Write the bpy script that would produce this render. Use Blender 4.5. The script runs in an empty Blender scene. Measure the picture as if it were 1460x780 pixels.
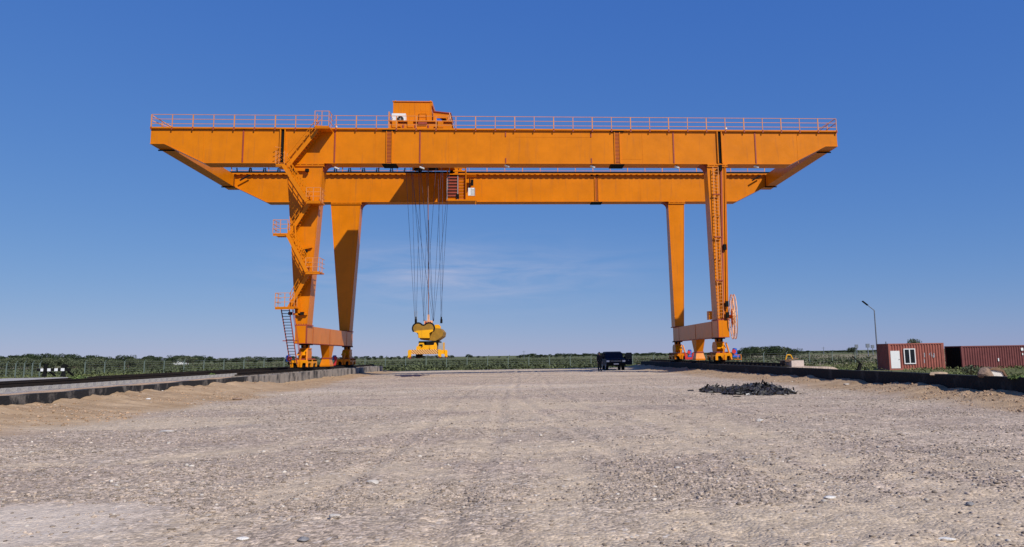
import bpy, bmesh, math, random
import numpy as np
from mathutils import Vector, Matrix
random.seed(7); rng = np.random.default_rng(7)
SC = bpy.context.scene; COL = SC.collection
R = math.radians

# ------------------------------------------------------------------ camera
F_PX, PPX, PPY = 1079.3, 807.0, 352.7          # photograph is 1460 x 780
yw, pt, rl = R(4.201), R(8.064), R(-0.935)
CAM = Vector((0, 0, 1.59))
_r = Vector((math.cos(yw), -math.sin(yw), 0))
_d = Vector((math.sin(yw)*math.cos(pt), math.cos(yw)*math.cos(pt), math.sin(pt)))
_u = Vector((-math.sin(yw)*math.sin(pt), -math.cos(yw)*math.sin(pt), math.cos(pt)))
RT = _r*math.cos(rl) + _u*math.sin(rl)
UP = _u*math.cos(rl) - _r*math.sin(rl)
cd = bpy.data.cameras.new('camera'); cam = bpy.data.objects.new('camera', cd); COL.objects.link(cam)
m = Matrix((RT, UP, -_d)).transposed().to_4x4(); m.translation = CAM
cam.matrix_world = m
cd.sensor_width = 36; cd.lens = F_PX/1460*36
cd.shift_x = (730-PPX)/1460; cd.shift_y = (PPY-390)/1460
cd.clip_start = .1; cd.clip_end = 9000
SC.camera = cam

# ------------------------------------------------------------------ light
AZ, EL = R(35), R(41)                            # sun behind the camera's right shoulder
w = bpy.data.worlds.new("World"); SC.world = w; w.use_nodes = True
nt = w.node_tree; nt.nodes.clear()
N = nt.nodes.new; L = nt.links.new
out = N('ShaderNodeOutputWorld'); bg = N('ShaderNodeBackground'); sky = N('ShaderNodeTexSky')
sky.sky_type = 'NISHITA'; sky.sun_disc = False
sky.sun_elevation = EL; sky.sun_rotation = math.pi - AZ
sky.altitude = 300; sky.air_density = 1.0; sky.dust_density = 0.0; sky.ozone_density = 4.0
SKY_STRENGTH = 0.11
# thin cirrus low in the middle of the sky, by direction
tc = N('ShaderNodeTexCoord'); mp = N('ShaderNodeMapping'); mp.inputs['Scale'].default_value = (5, 5, 34)
nz = N('ShaderNodeTexNoise'); nz.inputs['Scale'].default_value = 1.6; nz.inputs['Detail'].default_value = 6; nz.inputs['Roughness'].default_value = .62
nz.inputs['Distortion'].default_value = .5
L(tc.outputs['Generated'], mp.inputs['Vector']); L(mp.outputs[0], nz.inputs['Vector'])
sx = N('ShaderNodeSeparateXYZ'); L(tc.outputs['Generated'], sx.inputs[0])
def mth(op, a, b=None, c=None, clamp=False, tree=None):
    n = (tree or nt).nodes.new('ShaderNodeMath'); n.operation = op; n.use_clamp = clamp
    for i, v in enumerate((a, b, c)):
        if v is None: continue
        if isinstance(v, (int, float)): n.inputs[i].default_value = v
        else: (tree or nt).links.new(v, n.inputs[i])
    return n.outputs[0]
def gauss(v, c, s): return mth('EXPONENT', mth('MULTIPLY', mth('POWER', mth('ABSOLUTE', mth('SUBTRACT', v, c)), 2.0), -1/(s*s)))
win = mth('MULTIPLY', gauss(sx.outputs[0], -.07, .17), gauss(sx.outputs[2], .105, .035))
cl = mth('MULTIPLY', win, mth('MULTIPLY_ADD', nz.outputs[0], 2.4, -.85, clamp=True), clamp=True)
cl = mth('MULTIPLY', cl, .75)
mx = N('ShaderNodeMix'); mx.data_type = 'RGBA'
# colour response of the phone picture: deeper blue zenith, muted lilac horizon
spc = N('ShaderNodeSeparateColor'); L(sky.outputs[0], spc.inputs[0]); cmb = N('ShaderNodeCombineColor')
for i_, (k_, p_) in enumerate(((.471, .87), (1.0, .60), (3.26, .262))): L(mth('MULTIPLY', mth('POWER', spc.outputs[i_], p_), k_), cmb.inputs[i_])
L(cl, mx.inputs[0]); L(cmb.outputs[0], mx.inputs[6]); mx.inputs[7].default_value = (4.3, 4.6, 6.2, 1)
L(mx.outputs[2], bg.inputs[0]); bg.inputs[1].default_value = SKY_STRENGTH; L(bg.outputs[0], out.inputs[0])

sl = bpy.data.lights.new('sun', 'SUN'); sl.energy = 4.6; sl.angle = R(.53); sl.color = (1, .955, .88)
so = bpy.data.objects.new('sun', sl); COL.objects.link(so)
sdir = Vector((-math.sin(AZ)*math.cos(EL), math.cos(AZ)*math.cos(EL), -math.sin(EL)))
so.rotation_euler = sdir.to_track_quat('-Z', 'Y').to_euler(); so.location = (30, -40, 60)
vs = SC.view_settings; vs.view_transform = 'Standard'; vs.look = 'None'; vs.exposure = 0; vs.gamma = 1
vs.use_curve_mapping = False
SC.render.engine = 'CYCLES'

# ------------------------------------------------------------------ projection helpers (photo pixel -> world)
def ray(x, y): return _d + RT*((x-PPX)/F_PX) - UP*((y-PPY)/F_PX)
def bY(x, y, Y): v = ray(x, y); return CAM + v*(Y/v.y)
def bZ(x, y, z): v = ray(x, y); return CAM + v*((z-CAM.z)/v.z)

# ------------------------------------------------------------------ materials
def mat(name, col, rough=.6, metal=0, var=.12, scale=3., bump=0, bscale=30., col2=None, spec=.4, streak=None, island=0):
    M = bpy.data.materials.new(name); M.use_nodes = True; t = M.node_tree; b = t.nodes['Principled BSDF']
    b.inputs['Roughness'].default_value = rough; b.inputs['Metallic'].default_value = metal
    b.inputs['Specular IOR Level'].default_value = spec
    tcn = t.nodes.new('ShaderNodeTexCoord'); n = t.nodes.new('ShaderNodeTexNoise')
    mpn = t.nodes.new('ShaderNodeMapping'); t.links.new(tcn.outputs['Object'], mpn.inputs[0]); t.links.new(mpn.outputs[0], n.inputs['Vector'])
    if streak: mpn.inputs['Scale'].default_value = streak
    n.inputs['Scale'].default_value = scale; n.inputs['Detail'].default_value = 7; n.inputs['Roughness'].default_value = .65
    r = t.nodes.new('ShaderNodeValToRGB'); r.color_ramp.elements[0].position = .32; r.color_ramp.elements[1].position = .68
    c2 = col2 or tuple(min(1, c*(1+var)) for c in col)
    c1 = col if col2 else tuple(c*(1-var) for c in col)
    r.color_ramp.elements[0].color = (*c1, 1); r.color_ramp.elements[1].color = (*c2, 1)
    t.links.new(n.outputs[0], r.inputs[0]); src = r.outputs[0]
    if island:
        g = t.nodes.new('ShaderNodeNewGeometry'); h = t.nodes.new('ShaderNodeHueSaturation')
        v = mth('MULTIPLY_ADD', g.outputs['Random Per Island'], island*2, 1-island, tree=t)
        t.links.new(v, h.inputs['Value']); t.links.new(src, h.inputs['Color']); src = h.outputs[0]
    t.links.new(src, b.inputs['Base Color'])
    if bump:
        n2 = t.nodes.new('ShaderNodeTexNoise'); n2.inputs['Scale'].default_value = bscale; n2.inputs['Detail'].default_value = 5
        t.links.new(tcn.outputs['Object'], n2.inputs['Vector'])
        bm_ = t.nodes.new('ShaderNodeBump'); bm_.inputs['Strength'].default_value = bump; bm_.inputs['Distance'].default_value = .05
        t.links.new(n2.outputs[0], bm_.inputs['Height']); t.links.new(bm_.outputs[0], b.inputs['Normal'])
    return M

def orange_paint(name, base, dirt=(.30, .10, .03)):
    """crane paint: tonal drift, faint vertical rain streaks, thin rust and rub marks, slight plate waviness"""
    M = mat(name, base, rough=.34, var=.10, scale=.55, spec=.2); t = M.node_tree; b = t.nodes['Principled BSDF']
    src = b.inputs['Base Color'].links[0].from_socket
    tcn = t.nodes.new('ShaderNodeTexCoord')
    mpn = t.nodes.new('ShaderNodeMapping'); mpn.inputs['Scale'].default_value = (2.2, 2.2, .14)
    t.links.new(tcn.outputs['Object'], mpn.inputs[0])
    n = t.nodes.new('ShaderNodeTexNoise'); n.inputs['Scale'].default_value = 1.6; n.inputs['Detail'].default_value = 8; n.inputs['Roughness'].default_value = .7
    t.links.new(mpn.outputs[0], n.inputs['Vector'])
    s = mth('MULTIPLY', mth('MULTIPLY_ADD', n.outputs[0], 4.5, -2.45, clamp=True, tree=t), .55, tree=t)
    n3 = t.nodes.new('ShaderNodeTexNoise'); n3.inputs['Scale'].default_value = 1.1; n3.inputs['Detail'].default_value = 12; n3.inputs['Roughness'].default_value = .8
    t.links.new(tcn.outputs['Object'], n3.inputs['Vector'])
    s2 = mth('MULTIPLY', mth('MULTIPLY_ADD', n3.outputs[0], 14, -9.2, clamp=True, tree=t), .7, tree=t)
    f = mth('MAXIMUM', s, s2, tree=t)
    mxx = t.nodes.new('ShaderNodeMix'); mxx.data_type = 'RGBA'
    t.links.new(f, mxx.inputs[0]); t.links.new(src, mxx.inputs[6]); mxx.inputs[7].default_value = (*dirt, 1)
    t.links.new(mxx.outputs[2], b.inputs['Base Color'])
    n4 = t.nodes.new('ShaderNodeTexNoise'); n4.inputs['Scale'].default_value = .9; n4.inputs['Detail'].default_value = 2
    t.links.new(tcn.outputs['Object'], n4.inputs['Vector'])
    bp = t.nodes.new('ShaderNodeBump'); bp.inputs['Strength'].default_value = .35; bp.inputs['Distance'].default_value = .06
    t.links.new(n4.outputs[0], bp.inputs['Height']); t.links.new(bp.outputs[0], b.inputs['Normal'])
    return M

ORANGE = orange_paint('orange_paint', (.65, .184, .001))
RAILP = mat('handrail_paint', (.62, .235, .065), rough=.5, var=.1)
PEACH = mat('pale_paint', (.80, .42, .22), rough=.5)
YELLOW = orange_paint('yellow_paint', (.80, .38, .010), dirt=(.25, .12, .03))
BRIGHT = orange_paint('bright_orange_paint', (.76, .27, .003))
BLACK = mat('black_steel', (.010, .010, .010), rough=.85, var=.3, spec=.08)
RAILSTEEL = mat('rail_steel', (.020, .017, .016), rough=.8, var=.3, col2=(.035, .024, .018), spec=.1)
REDOX = mat('red_primer', (.30, .05, .025), rough=.6)
WHITE = mat('white_enamel', (.72, .72, .70), rough=.4, var=.05)
BLUE = mat('blue_motor', (.02, .11, .52), rough=.4)
RED = mat('red_paint', (.55, .03, .03), rough=.45)
GREY = mat('grey_steel', (.32, .33, .35), rough=.5)
GALV = mat('lamp_post_grey', (.16, .18, .21), rough=.5)
ROPE = mat('wire_rope', (.045, .06, .11), rough=.6)
GLASS = mat('dark_glass', (.010, .012, .015), rough=.15, spec=.35, var=.1)
CABLE = mat('brown_cable', (.25, .10, .05), rough=.7)
CONCRETE = mat('sleeper_concrete', (.36, .33, .30), rough=.9, var=.2, scale=6, bump=.4)

# ------------------------------------------------------------------ mesh builder
ORG = {}
class MB:
    def __init__(s): s.v = []; s.f = []; s.mi = []; s.sm = []; s.cur = 0; s.smooth = False; s.pr = []
    def add(s, vs_, fs, smooth=None):
        s.pr.append((len(s.v), len(s.f))); o = len(s.v); s.v += [tuple(p) for p in vs_]
        for f in fs: s.f.append(tuple(o+i for i in f)); s.mi.append(s.cur); s.sm.append(s.smooth if smooth is None else smooth)
        return s
    def box(s, x0, x1, y0, y1, z0, z1):
        v = [(x, y, z) for z in (z0, z1) for y in (y0, y1) for x in (x0, x1)]
        return s.add(v, [(0,2,3,1),(4,5,7,6),(0,1,5,4),(2,6,7,3),(0,4,6,2),(1,3,7,5)], False)
    def prism(s, poly, axis, a, b):
        """poly: 2-D outline; axis 'y': (x,z), 'x': (y,z), 'z': (x,y), swept from a to b"""
        def P(p, t): return {'y': (p[0], t, p[1]), 'x': (t, p[0], p[1]), 'z': (p[0], p[1], t)}[axis]
        n = len(poly); v = [P(p, a) for p in poly] + [P(p, b) for p in poly]
        f = [tuple(range(n)), tuple(range(2*n-1, n-1, -1))] + [(i, n+i, n+(i+1) % n, (i+1) % n) for i in range(n)]
        return s.add(v, f, False)
    def loft(s, A, B):
        n = len(A); f = [tuple(range(n)), tuple(range(2*n-1, n-1, -1))] + [(i, n+i, n+(i+1) % n, (i+1) % n) for i in range(n)]
        return s.add(list(A)+list(B), f, False)
    def beam(s, p, q, w_, h_, up=(0, 0, 1)):
        p = Vector(p); q = Vector(q); d = (q-p).normalized(); u = Vector(up)
        if abs(d.dot(u)) > .98: u = Vector((0, 1, 0))
        a = d.cross(u).normalized(); b = a.cross(d)
        c = [(-1, -1), (1, -1), (1, 1), (-1, 1)]
        return s.loft([p+a*(i*w_/2)+b*(j*h_/2) for i, j in c], [q+a*(i*w_/2)+b*(j*h_/2) for i, j in c])
    def cyl(s, p, q, r, r2=None, n=10):
        p = Vector(p); q = Vector(q); d = (q-p).normalized(); u = Vector((0, 0, 1)) if abs(d.z) < .9 else Vector((1, 0, 0))
        a = d.cross(u).normalized(); b = a.cross(d); r2 = r if r2 is None else r2
        A = [p+(a*math.cos(t)+b*math.sin(t))*r for t in (2*math.pi*i/n for i in range(n))]
        B = [q+(a*math.cos(t)+b*math.sin(t))*r2 for t in (2*math.pi*i/n for i in range(n))]
        s.add(A+B, [(i, n+i, n+(i+1) % n, (i+1) % n) for i in range(n)], True)
        return s.add(A+B, [tuple(range(n)), tuple(range(2*n-1, n-1, -1))], False)
    def tube(s, pts, r, n=6):
        for a, b in zip(pts[:-1], pts[1:]): s.cyl(a, b, r, n=n)
        return s
    def each(s, name, mats, parent):
        # one mesh object per primitive that was added
        ends = s.pr[1:]+[(len(s.v), len(s.f))]
        for (v0, f0), (v1, f1) in zip(s.pr, ends):
            m_ = MB(); m_.v = s.v[v0:v1]; m_.f = [tuple(i-v0 for i in f) for f in s.f[f0:f1]]; m_.mi = s.mi[f0:f1]; m_.sm = s.sm[f0:f1]; m_.build(name, mats, parent)
    def build(s, name, mats, parent=None, org=None):
        o_ = Vector(org) if org is not None else (ORG[parent.name] if parent else Vector((0, 0, 0)))
        me = bpy.data.meshes.new(name); me.from_pydata([tuple(Vector(p)-o_) for p in s.v], [], s.f)
        ms = mats if isinstance(mats, (list, tuple)) else [mats]
        for mm in ms: me.materials.append(mm)
        me.polygons.foreach_set('material_index', s.mi); me.polygons.foreach_set('use_smooth', s.sm)
        bm = bmesh.new(); bm.from_mesh(me); bmesh.ops.recalc_face_normals(bm, faces=bm.faces); bm.to_mesh(me); bm.free()
        o = bpy.data.objects.new(name, me); COL.objects.link(o)
        if parent: o.parent = parent; o.location = o_-ORG[parent.name]
        else: o.location = o_
        ORG[o.name] = o_
        return o
def tag(o, label=None, cat=None, group=None, kind=None):
    for k, v in (('label', label), ('category', cat), ('group', group), ('kind', kind)):
        if v: o[k] = v
    return o
def thing(name, label, cat, loc, group=None):
    o = bpy.data.objects.new(name, None); COL.objects.link(o); o.location = loc; o.empty_display_size = .3
    ORG[o.name] = Vector(loc); return tag(o, label, cat, group)
def copy_tree(o, parent=None, loc=None, rz=None, sc=None):
    c = o.copy(); COL.objects.link(c)
    if parent: c.parent = parent
    if loc is not None: c.location = loc
    if rz is not None: c.rotation_euler = (0, 0, rz)
    if sc is not None: c.scale = sc
    for ch in [k for k in bpy.data.objects if k.parent == o]: copy_tree(ch, c)
    return c

# ------------------------------------------------------------------ value noise
def vnoise(x, y, seed=0):
    xi = np.floor(x).astype(np.int64); yi = np.floor(y).astype(np.int64); xf = x-xi; yf = y-yi
    def h(a, b):
        n = (a*374761393 + b*668265263 + seed*1442695041) & 0xffffffff
        n = ((n ^ (n >> 13))*1274126177) & 0xffffffff
        return ((n ^ (n >> 16)) & 0xffff)/65535.0
    u = xf*xf*(3-2*xf); v = yf*yf*(3-2*yf)
    return (h(xi, yi)*(1-u)+h(xi+1, yi)*u)*(1-v) + (h(xi, yi+1)*(1-u)+h(xi+1, yi+1)*u)*v
def fbm(x, y, sc, oct_=4, seed=0):
    s = 0; a = 1; t = 0
    for i in range(oct_): s = s + a*vnoise(x*sc, y*sc, seed+i*17); t += a; a *= .5; sc = sc*2.03
    return s/t
def sstep(a, b, x): t = np.clip((x-a)/(b-a), 0, 1); return t*t*(3-2*t)

WL, WR = -14.6, 15.0            # inner faces of the two retaining walls
def yard_h(x, y):
    near_crane = sstep(42, 50, y)
    hl = .44*(1-near_crane)+.12*near_crane
    ragg = .55+.9*fbm(x*.5, y, .9, 4, 5)
    pl = np.clip(1-(x-WL)/(3.6-1.8*near_crane), 0, 1)**1.35
    pr = np.clip(1-(WR-x)/2.4, 0, 1)**1.2
    z = hl*pl*ragg + .26*pr*(.6+.8*fbm(x, y, .8, 4, 9))
    z = z + .05*(fbm(x, y, .12, 3, 1)-.5) + .055*(fbm(x*.35, y, 1.5, 5, 2)-.5) + .045*(fbm(x*.8, y, 6., 3, 3)-.5) + .10*np.maximum(fbm(x*.3, y, .5, 5, 7)-.62, 0)
    # tyre ruts sweeping across the yard
    for (c, k, ph) in ((-3.2, .05, .4), (-1.5, .05, .4), (1.8, -.035, 1.), (3.5, -.035, 1.), (6.2, .02, 2.)):
        d = x-(c+k*y+.5*np.sin(y*.12+ph)); z = z-.022*np.exp(-(d/.16)**2)+.012*np.exp(-((np.abs(d)-.28)/.12)**2)
    sm = np.clip(pl+pr, 0, 1)
    z = z + sm*(.10*(fbm(x, y*.7, 2.2, 4, 12)-.5)+.06*(fbm(x, y, 7., 3, 13)-.5))
    z = z - .025*fines_mask(x, y)*(1-sm) + .012*np.sin(y*9+2*np.sin(x*3))*fines_mask(x, y)*(y < 30)
    z = z - 1.0*sstep(90, 97, y)
    return z

def grid_mesh(name, xs, ys, hf, material, attrs=None):
    X, Y = np.meshgrid(xs, ys); Z = hf(X, Y); ny, nx = X.shape
    me = bpy.data.meshes.new(name); co = np.stack([X, Y, Z], -1).reshape(-1, 3)
    i = (np.arange(ny-1)[:, None]*nx+np.arange(nx-1)[None]).ravel()
    q = np.stack([i, i+1, i+nx+1, i+nx], -1)
    me.vertices.add(len(co)); me.vertices.foreach_set('co', co.ravel().astype(np.float32))
    me.loops.add(q.size); me.loops.foreach_set('vertex_index', q.ravel().astype(np.int32))
    me.polygons.add(len(q)); me.polygons.foreach_set('loop_start', (np.arange(len(q))*4).astype(np.int32))
    me.polygons.foreach_set('loop_total', np.full(len(q), 4, np.int32))
    me.polygons.foreach_set('use_smooth', np.ones(len(q), bool))
    me.update(calc_edges=True)
    for k, fn in (attrs or {}).items():
        a = me.attributes.new(k, 'FLOAT', 'POINT'); a.data.foreach_set('value', fn(X, Y).ravel().astype(np.float32))
    me.materials.append(material); o = bpy.data.objects.new(name, me); COL.objects.link(o); o['kind'] = 'structure'
    return o

# ------------------------------------------------------------------ ground
def ground_mat():
    M = bpy.data.materials.new('gravel_and_sand'); M.use_nodes = True; t = M.node_tree; b = t.nodes['Principled BSDF']
    b.inputs['Roughness'].default_value = .95; b.inputs['Specular IOR Level'].default_value = .15
    n = t.nodes.new; l = t.links.new
    tc_ = n('ShaderNodeTexCoord')
    def noise(scale, det=6, rough=.6, sc=None, dist=0):
        q = n('ShaderNodeTexNoise'); q.inputs['Scale'].default_value = scale; q.inputs['Detail'].default_value = det
        q.inputs['Roughness'].default_value = rough; q.inputs['Distortion'].default_value = dist
        if sc:
            mm = n('ShaderNodeMapping'); mm.inputs['Scale'].default_value = sc; l(tc_.outputs['Object'], mm.inputs[0]); l(mm.outputs[0], q.inputs['Vector'])
        else: l(tc_.outputs['Object'], q.inputs['Vector'])
        return q.outputs[0]
    def mix(fac, a, c):
        q = n('ShaderNodeMix'); q.data_type = 'RGBA'
        if isinstance(fac, float): q.inputs[0].default_value = fac
        else: l(fac, q.inputs[0])
        for i, v in ((6, a), (7, c)):
            if isinstance(v, tuple): q.inputs[i].default_value = (*v, 1)
            else: l(v, q.inputs[i])
        return q.outputs[2]
    A = lambda v, k, o: mth('MULTIPLY_ADD', v, k, o, clamp=True, tree=t)
    c = mix(A(noise(.35, 8, .65), 3, -1.0), (.345, .262, .200), (.465, .358, .270))
    c = mix(mth('MULTIPLY', A(noise(.16, 7, .6, (.45, 1.2, 1)), 5, -2.2), .85, tree=t), c, (.49, .385, .275))      # tan fines
    c = mix(mth('MULTIPLY', A(noise(.9, 8, .7, (.35, 1.3, 1)), 6, -3.1), .7, tree=t), c, (.53, .42, .305))
    c = mix(mth('MULTIPLY', A(noise(.5, 6, .7, (.4, 1.0, 1), 1), 6, -3.3), .6, tree=t), c, (.27, .225, .19))        # bluish coarser stone
    at = n('ShaderNodeAttribute'); at.attribute_name = 'pale'
    c = mix(at.outputs['Fac'], c, (.62, .51, .40))
    fi = n('ShaderNodeAttribute'); fi.attribute_name = 'fines'
    c = mix(mth('MULTIPLY', fi.outputs['Fac'], .72, tree=t), c, (.54, .42, .29))
    # pebbles: two cell sizes, each with its own grey
    vo = n('ShaderNodeTexVoronoi'); vo.inputs['Scale'].default_value = 26; l(tc_.outputs['Object'], vo.inputs['Vector'])
    sp = n('ShaderNodeSeparateColor'); l(vo.outputs['Color'], sp.inputs[0])
    vo2 = n('ShaderNodeTexVoronoi'); vo2.inputs['Scale'].default_value = 9; l(tc_.outputs['Object'], vo2.inputs['Vector'])
    sp2 = n('ShaderNodeSeparateColor'); l(vo2.outputs['Color'], sp2.inputs[0])
    hs = n('ShaderNodeHueSaturation'); l(c, hs.inputs['Color'])
    v = mth('MULTIPLY_ADD', sp.outputs[0], .95, .52, tree=t)
    v = mth('MULTIPLY', v, mth('MULTIPLY_ADD', sp2.outputs[0], .34, .84, tree=t), tree=t)
    v = mth('MULTIPLY', v, mth('MULTIPLY_ADD', noise(60, 4, .8), .9, .55, tree=t), tree=t)
    flat_ = mth('MAXIMUM', mth('MULTIPLY', fi.outputs['Fac'], .6, tree=t), mth('MULTIPLY', at.outputs['Fac'], .9, tree=t), tree=t)
    v = mth('ADD', mth('MULTIPLY', v, mth('SUBTRACT', 1, flat_, tree=t), tree=t), flat_, tree=t)
    sd = n('ShaderNodeAttribute'); sd.attribute_name = 'sand'
    inv = mth('SUBTRACT', 1, sd.outputs['Fac'], tree=t)
    v = mth('ADD', mth('MULTIPLY', v, inv, tree=t), mth('MULTIPLY', sd.outputs['Fac'], 1.0, tree=t), tree=t)
    l(v, hs.inputs['Value'])
    sand = mix(A(noise(1.3, 8, .7, (.5, 1.2, 1)), 3, -1.), (.29, .185, .100), (.50, .350, .210))
    c = mix(sd.outputs['Fac'], hs.outputs[0], sand)
    # bright chips
    chip = mth('MULTIPLY', mth('GREATER_THAN', sp.outputs[1], .955, tree=t), mth('MULTIPLY', inv, A(noise(.8, 4, .6), 4, -1.6), tree=t), tree=t)
    c = mix(mth('MULTIPLY', chip, .55, tree=t), c, (.62, .57, .52))
    l(c, b.inputs['Base Color'])
    bp = n('ShaderNodeBump'); bp.inputs['Strength'].default_value = .5; bp.inputs['Distance'].default_value = .03
    hgt = mth('ADD', mth('MULTIPLY', vo.outputs['Distance'], -1.2, tree=t), noise(18, 6, .75), tree=t)
    l(hgt, bp.inputs['Height']); l(bp.outputs[0], b.inputs['Normal'])
    return M
def sand_mask(x, y):
    e = (fbm(x, y, .5, 5, 21)-.5)*2.4
    nc = sstep(44, 60, y)
    l_ = 1-sstep(2.6-1.2*nc, 4.4-1.6*nc, (x-WL)+e); r_ = 1-sstep(1.3, 2.9, (WR-x)+e*.8)
    return np.clip(np.maximum(l_, r_)*.95, 0, 1)
def pale_mask(x, y):
    d = np.hypot((x+5.0)/1.7, (y-7.9)/1.35)+(fbm(x, y, 1.2, 4, 31)-.5)*.9
    a = .85*(1-sstep(.55, 1.3, d))
    b_ = .45*sstep(.60, .75, fbm(x*.5, y, .22, 5, 33))*sstep(12, 22, y)
    return np.maximum(a, b_)
TRACKS = [[(930, 590), (1010, 625), (1120, 672), (1230, 715), (1390, 779)], [(980, 585), (1090, 625), (1230, 668), (1380, 700), (1459, 715)], [(700, 590), (560, 615), (380, 640), (200, 655), (0, 668)],
          [(1200, 590), (1000, 590), (800, 580)], [(620, 779), (560, 720), (610, 660), (720, 610), (760, 575)], [(830, 779), (800, 720), (790, 650), (800, 590)], [(250, 779), (330, 720), (480, 680), (730, 640)]]
TRACKW = [[(lambda q: (q.x, q.y))(bZ(px, py, 0)) for px, py in t_] for t_ in TRACKS]
def fines_mask(x, y):
    m_ = sstep(.53, .63, fbm(x*.32+.4*fbm(x, y, .5, 2, 44), y, .33, 6, 43))*.75
    ax = x+.5*(fbm(x, y, .5, 4, 45)-.5); ay = y+.5*(fbm(x, y, .5, 4, 46)-.5)
    for pts in TRACKW:
        d = np.full(np.shape(x), 99.)
        for (a0, a1), (b0, b1) in zip(pts[:-1], pts[1:]):
            dx, dy = b0-a0, b1-a1; t_ = np.clip(((ax-a0)*dx+(ay-a1)*dy)/(dx*dx+dy*dy), 0, 1); d = np.minimum(d, np.hypot(ax-a0-t_*dx, ay-a1-t_*dy))
        wd = .22+.012*y
        m_ = np.maximum(m_, .85*(1-sstep(wd*.6, wd*1.8, d))*sstep(.30, .55, fbm(x, y, .9, 4, 47)))
    return np.clip(m_, 0, 1)
GM = ground_mat()
ys = [1.0]
while ys[-1] < 98: ys.append(ys[-1]+max(.03, ys[-1]*.0058))
grid_mesh('gravel_yard', np.arange(WL-.2, WR+.21, .055), np.array(ys), yard_h, GM, {'sand': sand_mask, 'pale': pale_mask, 'fines': fines_mask})

# surrounding land
FIELDM = bpy.data.materials.new('field_soil'); FIELDM.use_nodes = True
def field_mat(M):
    t = M.node_tree; b = t.nodes['Principled BSDF']; b.inputs['Roughness'].default_value = 1; b.inputs['Specular IOR Level'].default_value = .1
    n = t.nodes.new; l = t.links.new; tc_ = n('ShaderNodeTexCoord')
    def noise(s, sc, det=7):
        mm = n('ShaderNodeMapping'); mm.inputs['Scale'].default_value = sc; l(tc_.outputs['Object'], mm.inputs[0])
        q = n('ShaderNodeTexNoise'); q.inputs['Scale'].default_value = s; q.inputs['Detail'].default_value = det; q.inputs['Roughness'].default_value = .65; l(mm.outputs[0], q.inputs['Vector']); return q.outputs[0]
    def mix(f, a, c):
        q = n('ShaderNodeMix'); q.data_type = 'RGBA'; l(f, q.inputs[0])
        for i, v in ((6, a), (7, c)):
            if isinstance(v, tuple): q.inputs[i].default_value = (*v, 1)
            else: l(v, q.inputs[i])
        return q.outputs[2]
    A = lambda v, k, o: mth('MULTIPLY_ADD', v, k, o, clamp=True, tree=t)
    c = mix(A(noise(.06, (.4, 1, 1)), 4, -1.5), (.085, .105, .040), (.16, .145, .070))
    c = mix(A(noise(.5, (.5, 1, 1)), 4, -1.8), c, (.060, .085, .028))
    at = n('ShaderNodeAttribute'); at.attribute_name = 'dry'; c = mix(at.outputs['Fac'], c, (.27, .215, .14))
    l(c, b.inputs['Base Color'])
field_mat(FIELDM)
def field_h(x, y):
    z = -.12-.33*sstep(-25, 20, x) + .12*(fbm(x, y, .05, 3, 41)-.5)
    z = z - .35*sstep(24, 30, x)*(1-sstep(62, 70, y))
    inside = sstep(-26, -23, x)*(1-sstep(20, 24, x))*(1-sstep(93, 99, y))
    return z - 1.4*inside - .0000009*np.maximum(y-400, 0)**2*0
def dry_mask(x, y):
    a = sstep(180, 230, y)*(1-sstep(330, 420, y))*.55
    b_ = sstep(20, 30, x)*sstep(85, 110, y)*(1-sstep(300, 360, y))*.75
    c_ = (1-sstep(96, 101, y))*sstep(-30, -22, x)*(1-sstep(24, 30, x))
    return np.clip(np.maximum(np.maximum(a, b_)*(.3+1.2*fbm(x*.3, y, .05, 4, 51)), c_), 0, 1)
fy = np.concatenate([np.arange(-40, 130, 1.0), np.geomspace(131, 6000, 120)])
fx = np.concatenate([-np.geomspace(4000, 80, 50), np.arange(-79, 80, 1.0), np.geomspace(80, 4000, 50)])
grid_mesh('field', fx, fy, field_h, FIELDM, {'dry': dry_mask})

# raised track beds
BEDM = bpy.data.materials.new('bed_sand_ballast'); BEDM.use_nodes = True
def bed_mat(M):
    t = M.node_tree; b = t.nodes['Principled BSDF']; b.inputs['Roughness'].default_value = .95; b.inputs['Specular IOR Level'].default_value = .1
    n = t.nodes.new; l = t.links.new; tc_ = n('ShaderNodeTexCoord')
    q = n('ShaderNodeTexNoise'); q.inputs['Scale'].default_value = 3; q.inputs['Detail'].default_value = 8; l(tc_.outputs['Object'], q.inputs['Vector'])
    v = n('ShaderNodeTexVoronoi'); v.inputs['Scale'].default_value = 14; l(tc_.outputs['Object'], v.inputs['Vector'])
    sp = n('ShaderNodeSeparateColor'); l(v.outputs['Color'], sp.inputs[0])
    def mix(f, a, c):
        k = n('ShaderNodeMix'); k.data_type = 'RGBA'; l(f, k.inputs[0])
        for i, vv in ((6, a), (7, c)):
            if isinstance(vv, tuple): k.inputs[i].default_value = (*vv, 1)
            else: l(vv, k.inputs[i])
        return k.outputs[2]
    s = mix(mth('MULTIPLY_ADD', q.outputs[0], 3, -1, clamp=True, tree=t), (.38, .24, .14), (.52, .37, .24))
    g = mix(sp.outputs[0], (.17, .15, .14), (.46, .42, .39))
    at = n('ShaderNodeAttribute'); at.attribute_name = 'ballast'
    l(mix(at.outputs['Fac'], s, g), b.inputs['Base Color'])
    bp = n('ShaderNodeBump'); bp.inputs['Strength'].default_value = .7; bp.inputs['Distance'].default_value = .05; l(v.outputs['Distance'], bp.inputs['Height']); l(bp.outputs[0], b.inputs['Normal'])
bed_mat(BEDM)
def bedL(x, y): return .62+.035*(fbm(x, y, 1.2, 4, 61)-.5)*2 - .9*sstep(-22.2, -25, x)
def bedL(x, y):
    return .60+.05*(fbm(x, y, 1.2, 4, 61)-.5) - .9*(1-sstep(-25.2, -22.4, x)) - 1.3*sstep(88, 93, y)
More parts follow.
